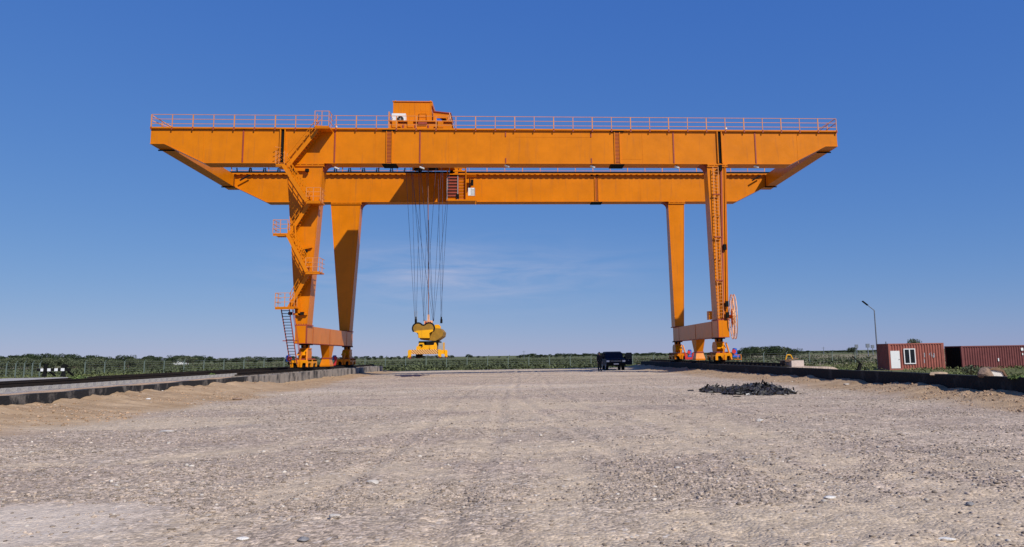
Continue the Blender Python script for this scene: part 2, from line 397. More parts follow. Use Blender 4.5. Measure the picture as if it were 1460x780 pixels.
def bedR(x, y):
    return .64+.05*(fbm(x, y, 1.2, 4, 62)-.5) - 1.15*np.where(y < 43.5, sstep(15.75, 17.2, x), sstep(18.6, 20.6, x)) - 1.3*sstep(88, 93, y)
byy = np.arange(2, 94, .2)
grid_mesh('track_bed_left', np.arange(-25.4, WL-.3, .12), byy, bedL, BEDM, {'ballast': lambda x, y: (1-sstep(-17.3, -16.5, x+(fbm(x, y, .8, 3, 63)-.5)*1.2))})
grid_mesh('track_bed_right', np.arange(WR+.35, 23.2, .12), byy, bedR, BEDM, {'ballast': lambda x, y: .7*fbm(x, y, .5, 4, 64)})

# ------------------------------------------------------------------ retaining walls
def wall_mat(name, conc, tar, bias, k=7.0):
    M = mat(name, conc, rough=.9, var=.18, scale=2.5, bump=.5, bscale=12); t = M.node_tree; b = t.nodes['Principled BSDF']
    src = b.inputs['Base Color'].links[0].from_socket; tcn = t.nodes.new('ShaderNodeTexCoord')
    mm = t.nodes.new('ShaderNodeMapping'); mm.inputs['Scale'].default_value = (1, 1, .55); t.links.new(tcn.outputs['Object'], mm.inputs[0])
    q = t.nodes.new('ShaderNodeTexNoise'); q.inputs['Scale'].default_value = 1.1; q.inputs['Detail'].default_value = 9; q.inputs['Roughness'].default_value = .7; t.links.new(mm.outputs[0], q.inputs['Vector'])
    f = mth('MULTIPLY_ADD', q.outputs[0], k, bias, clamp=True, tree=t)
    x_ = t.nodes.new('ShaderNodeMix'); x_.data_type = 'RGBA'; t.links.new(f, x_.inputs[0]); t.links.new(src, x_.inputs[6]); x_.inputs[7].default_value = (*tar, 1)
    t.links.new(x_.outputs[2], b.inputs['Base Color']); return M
WALL_TAR = wall_mat('tarred_concrete', (.22, .19, .16), (.014, .013, .013), -2.5)
WALL_CON = wall_mat('stained_concrete', (.29, .25, .21), (.04, .037, .034), -3.3)
WALL_BLK = wall_mat('black_coat_and_shade', (.05, .045, .04), (.006, .006, .006), -2.2)  # near-black tone has the right wall's own shade mixed into the coating colour
def wall(name, xa, xb, top, mats, split, label, side):
    yy = np.arange(4, 88.6, .4); b = MB()
    for i in range(len(yy)-1):
        y0, y1 = yy[i], yy[i+1]; b.cur = 0 if y0 < split else 1
        t0, t1 = top(y0), top(y1)
        v = [(xa, y0, -.6), (xb, y0, -.6), (xb, y0, t0), (xa, y0, t0), (xa, y1, -.6), (xb, y1, -.6), (xb, y1, t1), (xa, y1, t1)]
        f = [(0, 4, 7, 3), (1, 2, 6, 5), (3, 7, 6, 2)]
        if i == 0: f.append((0, 3, 2, 1))
        if i == len(yy)-2: f.append((4, 5, 6, 7))
        b.add(v, f, False)
    # coping strip along the yard edge
    o = b.build(name, mats); tag(o, label, 'wall'); return o
wall('retaining_wall', WL-.32, WL, lambda y: .665+.012*math.sin(y*.9)+.01*math.sin(y*2.3), [WALL_TAR, WALL_CON], 43.0,
     'long low concrete retaining wall on the left with peeling tar and sand heaped against it', -1)
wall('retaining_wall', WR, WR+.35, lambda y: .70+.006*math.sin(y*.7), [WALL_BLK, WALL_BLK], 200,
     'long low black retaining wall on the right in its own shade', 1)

# crane runway rails
def crane_rail(x, y0, y1, label):
    t = thing('crane_rail', label, 'rail', (x, y0, .7))
    b = MB()
    for (a, z0, z1) in ((.13, .70, .74), (.03, .74, .83), (.055, .83, .88)): b.box(x-a, x+a, y0, y1, z0, z1)
    b.build('rail', RAILSTEEL, t)
    b = MB(); y = y0+.2
    while y < y1-.2: b.box(x-.24, x-.14, y, y+.12, .695, .77); b.box(x+.14, x+.24, y, y+.12, .695, .77); y += .9
    b.each('rail_clip', RAILSTEEL, t)
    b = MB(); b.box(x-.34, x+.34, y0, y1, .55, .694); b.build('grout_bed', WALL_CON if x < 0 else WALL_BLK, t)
crane_rail(-15.6, 45, 88.2, 'dark steel crane rail on the left wall, under the legs with the staircase')
crane_rail(16.25, 44.5, 88.2, 'dark steel crane rail on the black right wall, under the narrow ladder leg')

# ------------------------------------------------------------------ railway track on left bed
trk = thing('railway_track', 'railway track with dark rails and pale sleepers on the left embankment', 'railway track', (-18.95, 12, .6))
b = MB(); b.box(-20.3, -17.6, 12, 12.26, .60, .73); sl0 = b.build('sleeper', CONCRETE, trk)
for i in range(1, 100):
    c = sl0.copy(); COL.objects.link(c); c.parent = trk; c.location = (0, i*.62, 0)
for x in (-18.2, -19.72):
    b = MB()
    for (a, z0, z1) in ((.075, .73, .76), (.012, .76, .88), (.036, .88, .92)): b.box(x-a, x+a, 8, 90, z0, z1)
    b.build('rail', RAILSTEEL, trk)
trk2 = thing('railway_track', 'second railway track behind, dark rails low along the grass', 'railway track', (-23.2, 20, .6))
for x in (-21.9, -23.4):
    b = MB()
    for (a, z0, z1) in ((.075, .62, .66), (.012, .66, .78), (.036, .78, .82)): b.box(x-a, x+a, 45, 92, z0, z1)
    b.build('rail', RAILSTEEL, trk2)
tag(MB().prism([(-21.3, 24), (-25.5, 24), (-25.5, 41), (-21.3, 41)], 'z', .45, .86).build('concrete_slab', CONCRETE), 'flat pale concrete slab behind the rails at the left edge', 'slab')

# ================================================================== GANTRY CRANE
Y0, Y1, GW = 58.0, 72.88, 1.2
L1, L2, T1, T2, F1, F2 = -27.32, 26.51, -26.28, 25.5, -23.26, 22.51
ZT, ZE, ZB = 19.155, 18.0, 16.51
crane = thing('gantry_crane', 'huge orange double girder gantry crane spanning the gravel yard', 'gantry crane', (0, 65.4, .88))

def girder(y, front):
    """front: outer side is -Y; otherwise +Y"""
    b = MB(); poly = [(L1, ZT), (L2, ZT), (L2, ZE), (T2, ZE), (F2, ZB), (F1, ZB), (T1, ZE), (L1, ZE)]
    b.prism(poly, 'y', y, y+GW)
    g = b.build('main_girder', ORANGE, crane)
    b = MB()
    if front: b.box(L1-.02, L2+.02, y-.16, y+GW+.12, ZT+.003, ZT+.12)
    else: b.box(L1-.02, L2+.02, y-.34, y+GW+.5, ZT+.003, ZT+.10)
    b.build('walkway_plate', ORANGE, g)
    # bottom flange lip (follows the haunch)
    b = MB(); pts = [(L1, ZE), (T1, ZE), (F1, ZB), (F2, ZB), (T2, ZE), (L2, ZE)]
    for (xa, za), (xb, zb) in zip(pts[:-1], pts[1:]):
        b.add([(xa, y-.06, za-.003), (xb, y-.06, zb-.003), (xb, y+GW+.06, zb-.003), (xa, y+GW+.06, za-.003),
               (xa, y-.06, za-.045), (xb, y-.06, zb-.045), (xb, y+GW+.06, zb-.045), (xa, y+GW+.06, za-.045)],
              [(0, 1, 2, 3), (4, 7, 6, 5), (0, 4, 5, 1), (3, 2, 6, 7), (0, 3, 7, 4), (1, 5, 6, 2)], False)
    b.build('bottom_flange', ORANGE, g)
    return g
def gx(px, Y=Y0, py=212): return bY(px, py, Y).x
gn = girder(Y0, True); gf = girder(Y1, False)
# weld seams, bolted joints and cable slots on the near web
b = MB()
for px in (346.5, 477.3, 598.8, 960.3, 1077): x = gx(px); b.box(x-.05, x+.05, Y0-.045, Y0-.002, ZB+.02, ZT)
for px in (721, 843): 
    x = gx(px); b.box(x-.04, x+.04, Y0-.045, Y0-.002, ZT-.5, ZT); b.box(x-.04, x+.04, Y0-.045, Y0-.002, ZB+.02, ZB+.42)
b.each('stiffener', REDOX, gn)
b = MB()
for px in (916, 1137, 535.6, 290, 640, 700): x = gx(px); b.box(x-.015, x+.015, Y0-.012, Y0-.002, ZB+.05, ZT-.02)
b.box(gx(735), gx(842), Y0-.010, Y0-.002, ZT-.52, ZT-.5); b.box(gx(885), gx(915), Y0-.010, Y0-.002, ZB+.35, ZB+.37)
b.each('weld_seam', ORANGE, gn)
def slot(px, Y, par, w_=.30):
    x = gx(px, Y, 212 if Y < 60 else 268); b = MB(); b.box(x-w_/2, x+w_/2, Y-.03, Y-.002, ZB+.03, ZT-.02)
    b.cur = 1; z = ZB+.1
    while z < ZT-.1: b.box(x-w_/2+.03, x+w_/2-.03, Y-.06, Y-.03, z, z+.035); z += .11
    for s in (-1, 1): b.box(x+s*w_/2-.03, x+s*w_/2+.03, Y-.09, Y-.003, ZB, ZT)
    b.build('cable_ladder', [REDOX, ORANGE], par)
    b = MB(); b.box(x-.55, x+.55, Y-.10, Y+.25, ZT-.09, ZT-.005); b.build('splice_plate', BLACK, par)
    b = MB(); b.box(x-.55, x+.55, Y-.07, Y+1.25, ZB-.10, ZB-.048); b.build('splice_plate', BLACK, par)
slot(555, Y0, gn, .42); slot(880, Y0, gn, .42); slot(850.5, Y1, gf, .34)
for px in (403.0, 1025.8):
    x = gx(px); b = MB(); b.cur = 0; b.box(x-.13, x+.13, Y0-.022, Y0-.002, ZB+.02, ZT-.02)
    b.cur = 1
    for s in (-1, 1): b.box(x+s*.17-.04, x+s*.17+.04, Y0-.14, Y0-.002, ZB, ZT)
    b.build('cable_channel', [BLACK, ORANGE], gn)
# far web seams and scalloped rail clips hanging at the inner edge
b = MB()
for px in (665, 913, 500, 760): x = gx(px, Y1, 268); b.box(x-.018, x+.018, Y1-.016, Y1-.002, ZB+.03, ZT)
b.box(gx(590, Y1, 268), gx(662, Y1, 268), Y1-.012, Y1-.002, ZB+.33, ZB+.35); b.each('weld_seam', ORANGE, gf)
b = MB(); x = L1+.3
while x < L2-.2: b.box(x-.16, x+.16, Y1-.34, Y1-.005, ZT-.055, ZT-.002); x += .56
b.each('walkway_bracket', ORANGE, gf)
b = MB(); b.box(L1+.4, L2-.4, Y1-.20, Y1-.06, ZT+.103, ZT+.30); b.build('trolley_rail', BLACK, gf)
b = MB(); b.box(L1+.4, L2-.4, Y0+GW-.18, Y0+GW-.04, ZT+.123, ZT+.30); b.build('trolley_rail', BLACK, gn)
# joint plates, dark bands on the haunches
for (px, Y) in ((703, Y1), (1077, Y1), (352, Y1)):
    p = bY(px, 254, Y); b = MB(); b.beam((p.x-.5, Y-.42, ZT-.65), (p.x+.45, Y-.42, ZT-.1), .07, .13); b.build('rail_stop_arm', BLACK, gf) if px != 703 else None
# end beams joining the girders
for (xa, xb) in ((L1+.04, T1), (T2, L2-.04)):
    b = MB(); b.box(xa, xb, Y0+GW+.06, Y1-.06, ZE-.06, ZT-.06); e = b.build('end_beam', ORANGE, crane)
    b = MB()
    for yy in (Y0+GW+.32, Y1-.35): b.box(xa-.12, xb+.12, yy-.04, yy+.04, ZE-.16, ZE-.062); b.box(xb+.003 if xa < 0 else xa-.05, xb+.05 if xa < 0 else xa-.003, yy-.03, yy+.03, ZE-.06, ZT-.1)
    b.each('joint_plate', BLACK, e)
    b = MB()  # rail along end beam
    for z in (.38, .74, 1.1): b.beam((( xa if xa < 0 else xb), Y0+GW, ZT+z), ((xa if xa < 0 else xb), Y1, ZT+z), .035, .035)
    for i in range(9): yy = Y0+GW+.4+i*1.6; b.box((xa if xa < 0 else xb)-.03, (xa if xa < 0 else xb)+.03, yy, yy+.05, ZT-.06, ZT+1.1)
    b.build('end_handrail', RAILP, e)

# handrails
def handrail(y, xs, z, gaps, name='handrail', thin=.036, H=1.1):
    b = MB(); g_ = lambda x: any(a < x < c for a, c in gaps)
    for i, x in enumerate(xs):
        if g_(x): continue
        w_ = .075 if i % 2 == 0 else .05
        b.box(x-w_/2, x+w_/2, y-.03, y+.03, z, z+H)
    segs = []; a = xs[0]
    for (p, q) in sorted(gaps): segs.append((a, p)); a = q
    segs.append((a, xs[-1]))
    for (p, q) in segs:
        for h_ in (H, H*.67, H*.34): b.box(p, q, y-thin/2, y+thin/2, z+h_-thin/2, z+h_+thin/2)
    return b.build(name, RAILP, crane)
xs = [L1+.05+i*1.535 for i in range(35)]+[L2-.05]
handrail(Y0-.13, xs, ZT+.0, [(gx(449), gx(476))])
b = MB()
for i, x in enumerate(xs): b.box(x-.045, x+.045, Y0-.20, Y0-.162, ZT-.10, ZT+.07)
b.each('post_bracket', REDOX, gn)
handrail(Y1+GW+.45, [L1+.05+i*1.78 for i in range(31)], ZT+.1, [])
# short props at handrail ends
b = MB(); b.beam((L2-.1, Y0-.1, ZT+1.1), (L2-1.7, Y0+1.0, ZT+.15), .05, .05); b.beam((L2-.1, Y0-.1, ZT+.7), (L2-.9, Y0+1., ZT+.15), .05, .05)
b.beam((L1+.1, Y0-.1, ZT+1.0), (L1+1.6, Y0+1.0, ZT+.15), .05, .05); b.beam((L1+.1, Y0-.1, ZT+.6), (L1+1.6, Y0+.9, ZT+.15), .05, .05)
b.each('rail_prop', RAILP, crane)
# festoon cable loops behind far girder
ftop = bY(480, 239.5, Y1+GW+.25).z
xa, xb = gx(336, Y1+1.4, 244), gx(578, Y1+1.4, 244); nl = 12
b = MB(); b.beam((xa-1.5, Y1+GW+.25, ftop+.16), (xb, Y1+GW+.25, ftop+.16), .08, .12); b.build('festoon_track', BLACK, crane)
for i in range(nl):
    u0 = xa+(xb-xa)*i/nl; u1 = xa+(xb-xa)*(i+1)/nl; b = MB()
    for off in (0, .10):
        pts = []
        for k in range(15):
            t = k/14; x = u0+.07+(u1-u0-.14)*t; s = abs(2*t-1)
            pts.append((x, Y1+GW+.25+off, ftop-1.5*(1-s**3.2)))
        b.tube(pts, .045, 5)
    b.build('cable_loop', BLACK, crane)
# floodlights below the girder
for i, (px, py) in enumerate(((481, 239.5), (602, 239), (723, 236.5), (845, 237.5), (965, 238), (1078, 237.5))):
    p = bY(px, py, Y0+.25); b = MB(); b.cur = 1; b.box(p.x-.03, p.x+.03, Y0+.2, Y0+.3, ZB-.12, ZB-.046); b.cur = 0
    b.loft([(p.x-.16, Y0+.10, p.z+.08), (p.x+.20, Y0+.10, p.z-.06), (p.x+.20, Y0+.4, p.z-.06), (p.x-.16, Y0+.4, p.z+.08)],
           [(p.x-.20, Y0+.12, p.z-.0), (p.x+.14, Y0+.12, p.z-.14), (p.x+.14, Y0+.38, p.z-.14), (p.x-.20, Y0+.38, p.z-.0)])
    b.build('floodlight', [WHITE, GREY], gn)
p = bY(661, 182, Y0)
for px, py in ((480, 181.5), (1034.5, 184)):
    p = bY(px, py, Y0+.1); b = MB(); b.cyl((p.x, Y0-.05, p.z-.07), (p.x, Y0-.05, p.z+.1), .09, .07, 8); b.build('signal_lamp', WHITE, gn)

# legs -------------------------------------------------------------------
ZS, ZSB = 4.07, 2.75
def leg(tx0, tx1, bx0, bx1, y, dT, dB, name='leg'):
    b = MB(); zt, zb = ZB-.28, ZS+.05
    A = [(tx0, y, zt), (tx1, y, zt), (tx1, y+dT, zt), (tx0, y+dT, zt)]
    B = [(bx0, y, zb), (bx1, y, zb), (bx1, y+dB, zb), (bx0, y+dB, zb)]
    b.loft(A, B)
    o = b.build(name, ORANGE, crane)
    cx = .10
    b = MB(); b.box(tx0-.0, tx1+.12, y-.10, y+GW+.06, ZB-.14, ZB-.048); b.box(tx0-.0, tx1+.12, y-.10, y+GW+.06, ZB-.282, ZB-.20)
    b.build('flange_plate', ORANGE, o)
    b = MB(); b.box(tx0-.02, tx1+.06, y-.05, y+GW, ZB-.2, ZB-.14); n_ = int((tx1-tx0)/.45)
    for i in range(n_+1): x = tx0+.1+i*.45; b.box(x-.04, x+.04, y-.11, y-.05, ZB-.2, ZB-.14)
    b.build('bolt_row', ORANGE, o)
    # knee gusset, in the corner below girder on the inner side
    b = MB(); b.box(bx0-.08, bx1+.08, y-.08, y+dB+.05, ZS-.03, ZS+.05); 
    for s in range(5): x = bx0+.05+s*(bx1-bx0-.1)/4; b.box(x-.03, x+.03, y-.085, y-.075+.0, ZS+.055, ZS+.12)
    b.build('base_flange', REDOX, o)
    # raised edge strips where the web plates meet
    b = MB()
    for (xt, xb_) in ((tx0, bx0), (tx1, bx1)):
        b.beam((xt, y-.015, zt), (xb_, y-.015, zb+.02), .05, .024, up=(0, 1, 0))
    b.build('edge_strip', ORANGE, o)
    return o
lnl = leg(-17.08, -14.42, -16.03, -15.23, Y0, 1.2, 1.55)
lfl = leg(-17.22, -14.44, -16.09, -15.22, Y1, 1.2, 1.55)
lnr = leg(15.67, 17.18, 16.02, 16.82, Y0, 1.2, 1.75)
lfr = leg(15.61, 17.17, 15.87, 16.70, Y1, 1.2, 1.75)
# curved knee plates under the girder on the inner side
for (x, s, y, l_) in ((-14.42, 1, Y0, lnl), (-14.44, 1, Y1, lfl), (15.67, -1, Y0, lnr), (15.61, -1, Y1, lfr)):
    b = MB(); pts = [(x, ZB-.05)]+[(x+s*(.55-.55*math.sin(t)), ZB-.05-.55*(1-math.cos(t))) for t in [i*math.pi/2/6 for i in range(7)]]
    b.prism(pts, 'y', y+.15, y+GW-.05); b.build('knee_gusset', REDOX, l_)

def sill(xa, xb, legx):
    b = MB(); b.box(xa, xb, Y0-.12, Y1+1.75, ZSB, ZS-.035); s = b.build('sill_beam', ORANGE, crane)
    inner = xb if xa < 0 else xa; sg = 1 if xa < 0 else -1
    b = MB(); b.box(xa-.03, xb+.03, Y0-.16, Y1+1.8, ZSB-.04, ZSB-.003); b.build('bottom_flange', REDOX, s)
    b = MB(); b.box(min(inner, inner+sg*.06), max(inner, inner+sg*.06), Y0-.15, Y0+.02, ZSB, ZS-.04)
    for yy in (Y0+1.9, Y0+7.4, Y1-.9): b.box(min(inner+sg*.002, inner+sg*.02), max(inner+sg*.002, inner+sg*.02), yy, yy+.03, ZSB+.02, ZS-.06)
    b.each('stiffener', REDOX, s)
    # middle support stub
    m_ = (Y0+Y1+1.6)/2; cx = (xa+xb)/2; b = MB()
    b.loft([(xa+.02, m_-.85, ZSB-.043), (xb-.02, m_-.85, ZSB-.043), (xb-.02, m_+.85, ZSB-.043), (xa+.02, m_+.85, ZSB-.043)],
           [(cx-.30, m_-.42, 1.66), (cx+.30, m_-.42, 1.66), (cx+.30, m_+.42, 1.66), (cx-.30, m_+.42, 1.66)])
    b.loft([(cx-.30, m_-.42, 1.56), (cx+.30, m_-.42, 1.56), (cx+.30, m_+.42, 1.56), (cx-.30, m_+.42, 1.56)],
           [(cx-.42, m_-.62, 1.06), (cx+.42, m_-.62, 1.06), (cx+.42, m_+.62, 1.06), (cx-.42, m_+.62, 1.06)])
    b.box(cx-.42, cx+.42, m_-.62, m_+.62, .93, 1.06)
    o = b.build('support_stub', ORANGE, s)
    b = MB(); b.box(cx-.36, cx+.36, m_-.47, m_+.47, 1.563, 1.657); b.each('joint_plate', REDOX, s)
    return s
sL = sill(-16.05, -15.25, 0); sR = sill(16.0, 16.82, 0)

def bogie(cx, y, out, label=None):
    """out = -1/+1: outer side of the rail (where the motor hangs)"""
    b = MB(); T = MB; i_ = -out
    # top turntable and equaliser housing
    b.box(cx-.34, cx+.34, y-.5, y+.5, 2.30, 2.40); b.cyl((cx, y, 2.40), (cx, y, 2.70), .30, .30, 14)
    b.prism([(y-.55, 2.30), (y+.55, 2.30), (y+.72, 2.0), (y+.60, 1.62), (y-.60, 1.62), (y-.72, 2.0)], 'x', cx-.36, cx+.30)
    bg_ = b.build('bogie', ORANGE, crane)
    b = MB(); b.box(cx-.25, cx-.12, y-.36, y-.30, 2.41, 2.62); b.box(cx+.12, cx+.25, y-.36, y-.30, 2.41, 2.62); b.box(cx-.42, cx+.42, y-.46, y+.46, 2.62, 2.71); b.build('slew_plate', BLACK, bg_)
    # sloped hood
    b = MB(); b.loft([(cx-.30, y-.62, 2.22), (cx+.26, y-.62, 2.22), (cx+.26, y-.56, 2.26), (cx-.30, y-.56, 2.26)],
                     [(cx-.38, y-1.05, 1.86), (cx+.30, y-1.05, 1.86), (cx+.30, y-1.0, 1.90), (cx-.38, y-1.0, 1.90)])
    b.build('hood', BRIGHT, bg_)
    b = MB(); b.box(cx-.46, cx+.46, y-1.1, y+1.1, 1.52, 1.615); b.build('red_beam', REDOX, bg_)
    # two truck frames with arched side plates
    b = MB()
    for sy in (-.78, .78):
        for sxo in (-.60, -.12, .42):
            x0 = cx+sxo; arch = [(y+sy-.62, 1.50), (y+sy+.62, 1.50), (y+sy+.70, 1.30), (y+sy+.70, .98), (y+sy+.50, .98), (y+sy+.42, 1.22),
                    (y+sy+.12, 1.28), (y+sy-.12, 1.28), (y+sy-.42, 1.22), (y+sy-.50, .98), (y+sy-.70, .98), (y+sy-.70, 1.30)]
            b.prism(arch, 'x', x0, x0+.10)
        b.box(cx-.60, cx+.52, y+sy-.66, y+sy+.66, 1.40, 1.515)
    # end arches seen along the rail
    for x0, x1 in ((cx-.70, cx-.06), (cx+.04, cx+.60)):
        xm = (x0+x1)/2; yy = y-1.52
        arch = [(x0, .98), (x0+.11, .98), (x0+.13, 1.16), (xm-.10, 1.30), (xm+.10, 1.30), (x1-.13, 1.16), (x1-.11, .98), (x1, .98), (x1, 1.36), (x1-.12, 1.48), (x0+.12, 1.48), (x0, 1.36)]
        b.prism(arch, 'y', yy, yy+.09)
    b.box(cx-.66, cx+.58, y-1.50, y-1.42, 1.38, 1.47)
    b.build('truck_frame', BRIGHT if y < 65 else ORANGE, bg_)
    # struts in front
    b = MB(); b.beam((cx+.05, y-1.2, 2.1), (cx-.08, y-1.62, 1.0), .10, .10); b.beam((cx+.34, y-.9, 2.3), (cx+.52, y-1.6, 1.0), .10, .10)
    b.build('strut', ORANGE, bg_)
    for sy in (-1.15, -.42, .42, 1.15):
        b = MB(); b.cyl((cx-.34, y+sy, 1.18), (cx+.34, y+sy, 1.18), .09, n=10)
        b.cyl((cx-.07, y+sy, 1.16), (cx+.07, y+sy, 1.16), .285, n=24); b.cyl((cx-.10, y+sy, 1.16), (cx-.07, y+sy, 1.16), .315, n=24); b.cyl((cx+.07, y+sy, 1.16), (cx+.10, y+sy, 1.16), .315, n=24)
        b.build('wheel', BLACK, bg_)
    # drive motor and reducer on outer side
    xo = cx+out*.80
    b = MB(); b.cyl((xo+out*.12, y-1.2, 1.85), (xo+out*.12, y-1.2, 1.42), .17, n=14); b.cyl((xo+out*.12, y-1.2, 1.88), (xo+out*.12, y-1.2, 1.85), .12, n=12)
    for k in range(5): b.box(xo+out*.12-.19, xo+out*.12+.19, y-1.22, y-1.18, 1.45+k*.08, 1.47+k*.08)
    b.build('motor', BLUE, bg_)
    b = MB(); b.cyl((xo-out*.02, y-1.4, 1.62), (xo-out*.02, y-1.5, 1.62), .16, n=16); b.build('brake_drum', RED, bg_)
    b = MB(); b.box(xo-.1, xo+.34*out+.1 if out > 0 else xo+.1, y-1.36, y-1.1, 1.18, 1.40); b.build('reducer', BLUE if out > 0 else BLACK, bg_)
    b = MB(); b.box(cx-.58, cx+.50, y-1.36, y-1.30, .95, 1.37); b.box(cx-.50, cx+.42, y-1.3, y+1.5, .93, 1.20); b.build('wheel_guard', BLACK, bg_)
    if out < 0: return bg_
    b = MB(); b.beam((cx+out*.7, y-1.7, 1.36), (cx+out*1.25, y-1.7, 1.36), .04, .04); b.beam((cx+out*.7, y-1.7, 1.02), (cx+out*1.25, y-1.7, 1.02), .04, .04); b.beam((cx+out*1.25, y-1.7, .95), (cx+out*1.25, y-1.7, 1.38), .04, .04); b.beam((cx+out*1.0, y-1.7, 1.02), (cx+out*1.0, y-1.7, 1.38), .04, .04)
    b.build('bumper_guard', ORANGE, bg_)
    return bg_
bogie(-15.66, Y0+1.5, -1); bogie(-15.66, Y1+1.5, -1); bogie(16.38, Y0+1.5, 1); bogie(16.34, Y1+1.5, 1)
# red rail clamps + blue motors showing inside of the far bogies
for (x, s) in ((-16.45, 1), (16.95, 1)):
    b = MB(); b.prism([(x-.5*s, .95), (x+.3*s, .95), (x+.42*s, 1.6), (x+.25*s, 1.6), (x+.15*s, 1.15), (x-.28*s, 1.15), (x-.4*s, 1.6), (x-.55*s, 1.6)], 'y', Y1-1.2, Y1-1.0); b.build('rail_clamp', RED, crane)

# staircase on the near left leg -----------------------------------------
YS = Y0-.95
def P(px, py, Y=YS): return bY(px, py, Y)
def platform(x0, x1, z, nm, railsides=('l', 'r'), ya=None, yb=None, H=1.0):
    ya = ya or Y0-1.45; yb = yb or Y0-.05
    b = MB(); b.box(x0, x1, ya, yb, z-.10, z); o = b.build('platform', ORANGE, crane)
    b = MB(); b.box(x0, x1, ya+.02, ya+.07, z-.2, z-.103); b.build('edge_beam', ORANGE, o)
    b = MB(); t_ = .045
    def post(x, y): b.box(x-t_/2, x+t_/2, y-t_/2, y+t_/2, z, z+H)
    for hh in (H, H*.67, H*.34):
        if 'f' in railsides: b.beam((x0, ya, z+hh), (x1, ya, z+hh), t_*.8, t_*.8)
        if 'l' in railsides: b.beam((x0, ya, z+hh), (x0, yb, z+hh), t_*.8, t_*.8)
        if 'r' in railsides: b.beam((x1, ya, z+hh), (x1, yb, z+hh), t_*.8, t_*.8)
    for x in (x0, x1):
        post(x, ya); post(x, (ya+yb)/2)
    if 'f' in railsides: post((x0+x1)/2, ya)
    b.build('railing', RAILP, o)
    return o
def flight(pa, pb, ya, yb, nm='stair_flight'):
    """pa lower end, pb upper end (x,z); width from ya to yb"""
    (x0, z0), (x1, z1) = pa, pb; b = MB()
    for y in (ya, yb): b.beam((x0, y, z0), (x1, y, z1), .05, .27, up=(0, 0, 1))
    n_ = max(4, int(abs(z1-z0)/.22))
    for i in range(n_):
        t = (i+.5)/n_; x = x0+(x1-x0)*t; z = z0+(z1-z0)*t; b.box(x-.13, x+.13, ya+.0, yb-.0, z-.015, z+.02)
    o = b.build(nm, ORANGE, crane)
    b = MB()
    for y in (ya, yb):
        for hh in (.95, .52): b.beam((x0, y, z0+hh), (x1, y, z1+hh), .04, .04)
        for k in range(5): t = (k+.3)/4.6; x = x0+(x1-x0)*t; z = z0+(z1-z0)*t; b.box(x-.02, x+.02, y-.02, y+.02, z, z+.95)
    b.build('handrail', ORANGE, o)
    return o
A0, A1 = P(395, 438), P(422, 438); B0, B1 = P(438, 388), P(458, 388); C0, C1 = P(392, 334), P(413, 334)
D0, D1 = P(439, 288), P(459, 288); E0, E1 = P(396, 236), P(408, 236); G0, G1 = P(451, 182), P(471, 182)
platform(A0.x, A1.x, A0.z, 'A', ('l', 'f')); platform(B0.x, B1.x, B0.z, 'B', ('r', 'f')); platform(C0.x, C1.x, C0.z, 'C', ('l', 'f'))
platform(D0.x, D1.x, D0.z, 'D', ('r', 'f')); platform(E0.x, E1.x, E0.z, 'E', ('l',)); platform(G0.x, G1.x, G0.z, 'F', ('r', 'f'), H=1.15)
ya, ym, yb = Y0-1.45, Y0-.78, Y0-.12
flight((P(411, 437).x, A0.z-.02), (B0.x+.05, B0.z-.05), ym, yb)
flight((B0.x+.10, B0.z-.02), (C1.x-.05, C0.z-.05), ya, ym)
flight((C1.x-.1, C0.z-.02), (D0.x+.05, D0.z-.05), ym, yb)
flight((D0.x+.05, D0.z-.02), (E1.x-.1, E0.z-.05), ya, ym)
flight((E1.x+.05, E0.z-.02), (G0.x+.10, G0.z-.05), ym, yb)
# access ladder stair to ground
tp0, tp1 = P(401, 441), P(412.5, 441); bt0, bt1 = P(414, 520), P(423.5, 519)
b = MB(); b.beam(tp0, bt0, .07, .05); b.beam(tp1, bt1, .07, .05); b.cur = 1
for i in range(19):
    t = (i+.5)/19; p = tp0.lerp(bt0, t); q = tp1.lerp(bt1, t); b.box(p.x, q.x, YS-.1, YS+.12, p.z-.015, p.z+.02)
lad = b.build('access_ladder', [REDOX, BLACK], crane)
b = MB(); p = P(403, 486); b.beam((p.x, YS, p.z), (p.x+1.1, YS, p.z), .06, .06)
for k, yy in enumerate((YS-.14, YS+.14)): b.beam((tp1.x+.25, yy, tp1.z), (bt1.x+.2, yy, bt1.z+.6), .035, .035)
b.build('handrail', REDOX, lad)
# leg mounted brackets and junction boxes
for px, py in ((436, 358), (431, 447), (438, 243), (414, 447), (417, 243)):
    p = bY(px, py, Y0-.25); b = MB(); b.box(p.x-.12, p.x+.12, Y0-.4, Y0-.15, p.z-.11, p.z+.11); b.build('junction_box', BLACK, lnl)
for (p1, p2) in (((418, 243), (440, 243)), ((424, 357), (445, 352)), ((418, 448), (438, 448))):
    a = bY(*p1, Y0-.1); c = bY(*p2, Y0-.1); b = MB(); b.beam((a.x, Y0-.12, a.z), (c.x, Y0-.12, c.z), .2, .14); b.build('cross_arm', ORANGE, lnl)
b = MB(); p = bY(425, 420, Y0-.1); q = bY(427, 450, Y0-.1); b.beam((p.x, Y0-.12, p.z), (q.x, Y0-.12, q.z), .16, .2); p = bY(425, 322, Y0-.1); q = bY(427, 362, Y0-.1); b.beam((p.x, Y0-.9, p.z), (q.x, Y0-.9, q.z), .10, .1); b.each('bracket', ORANGE, lnl)
b = MB(); p = bY(397, 222, Y0)   # small caged rungs left of the cable channel
for k in range(4):
    z = bY(397, 211+k*6.5, Y0).z; b.beam((gx(394), Y0-.35, z), (gx(401), Y0-.02, z), .035, .035)
b.build('rung', RAILP, gn)

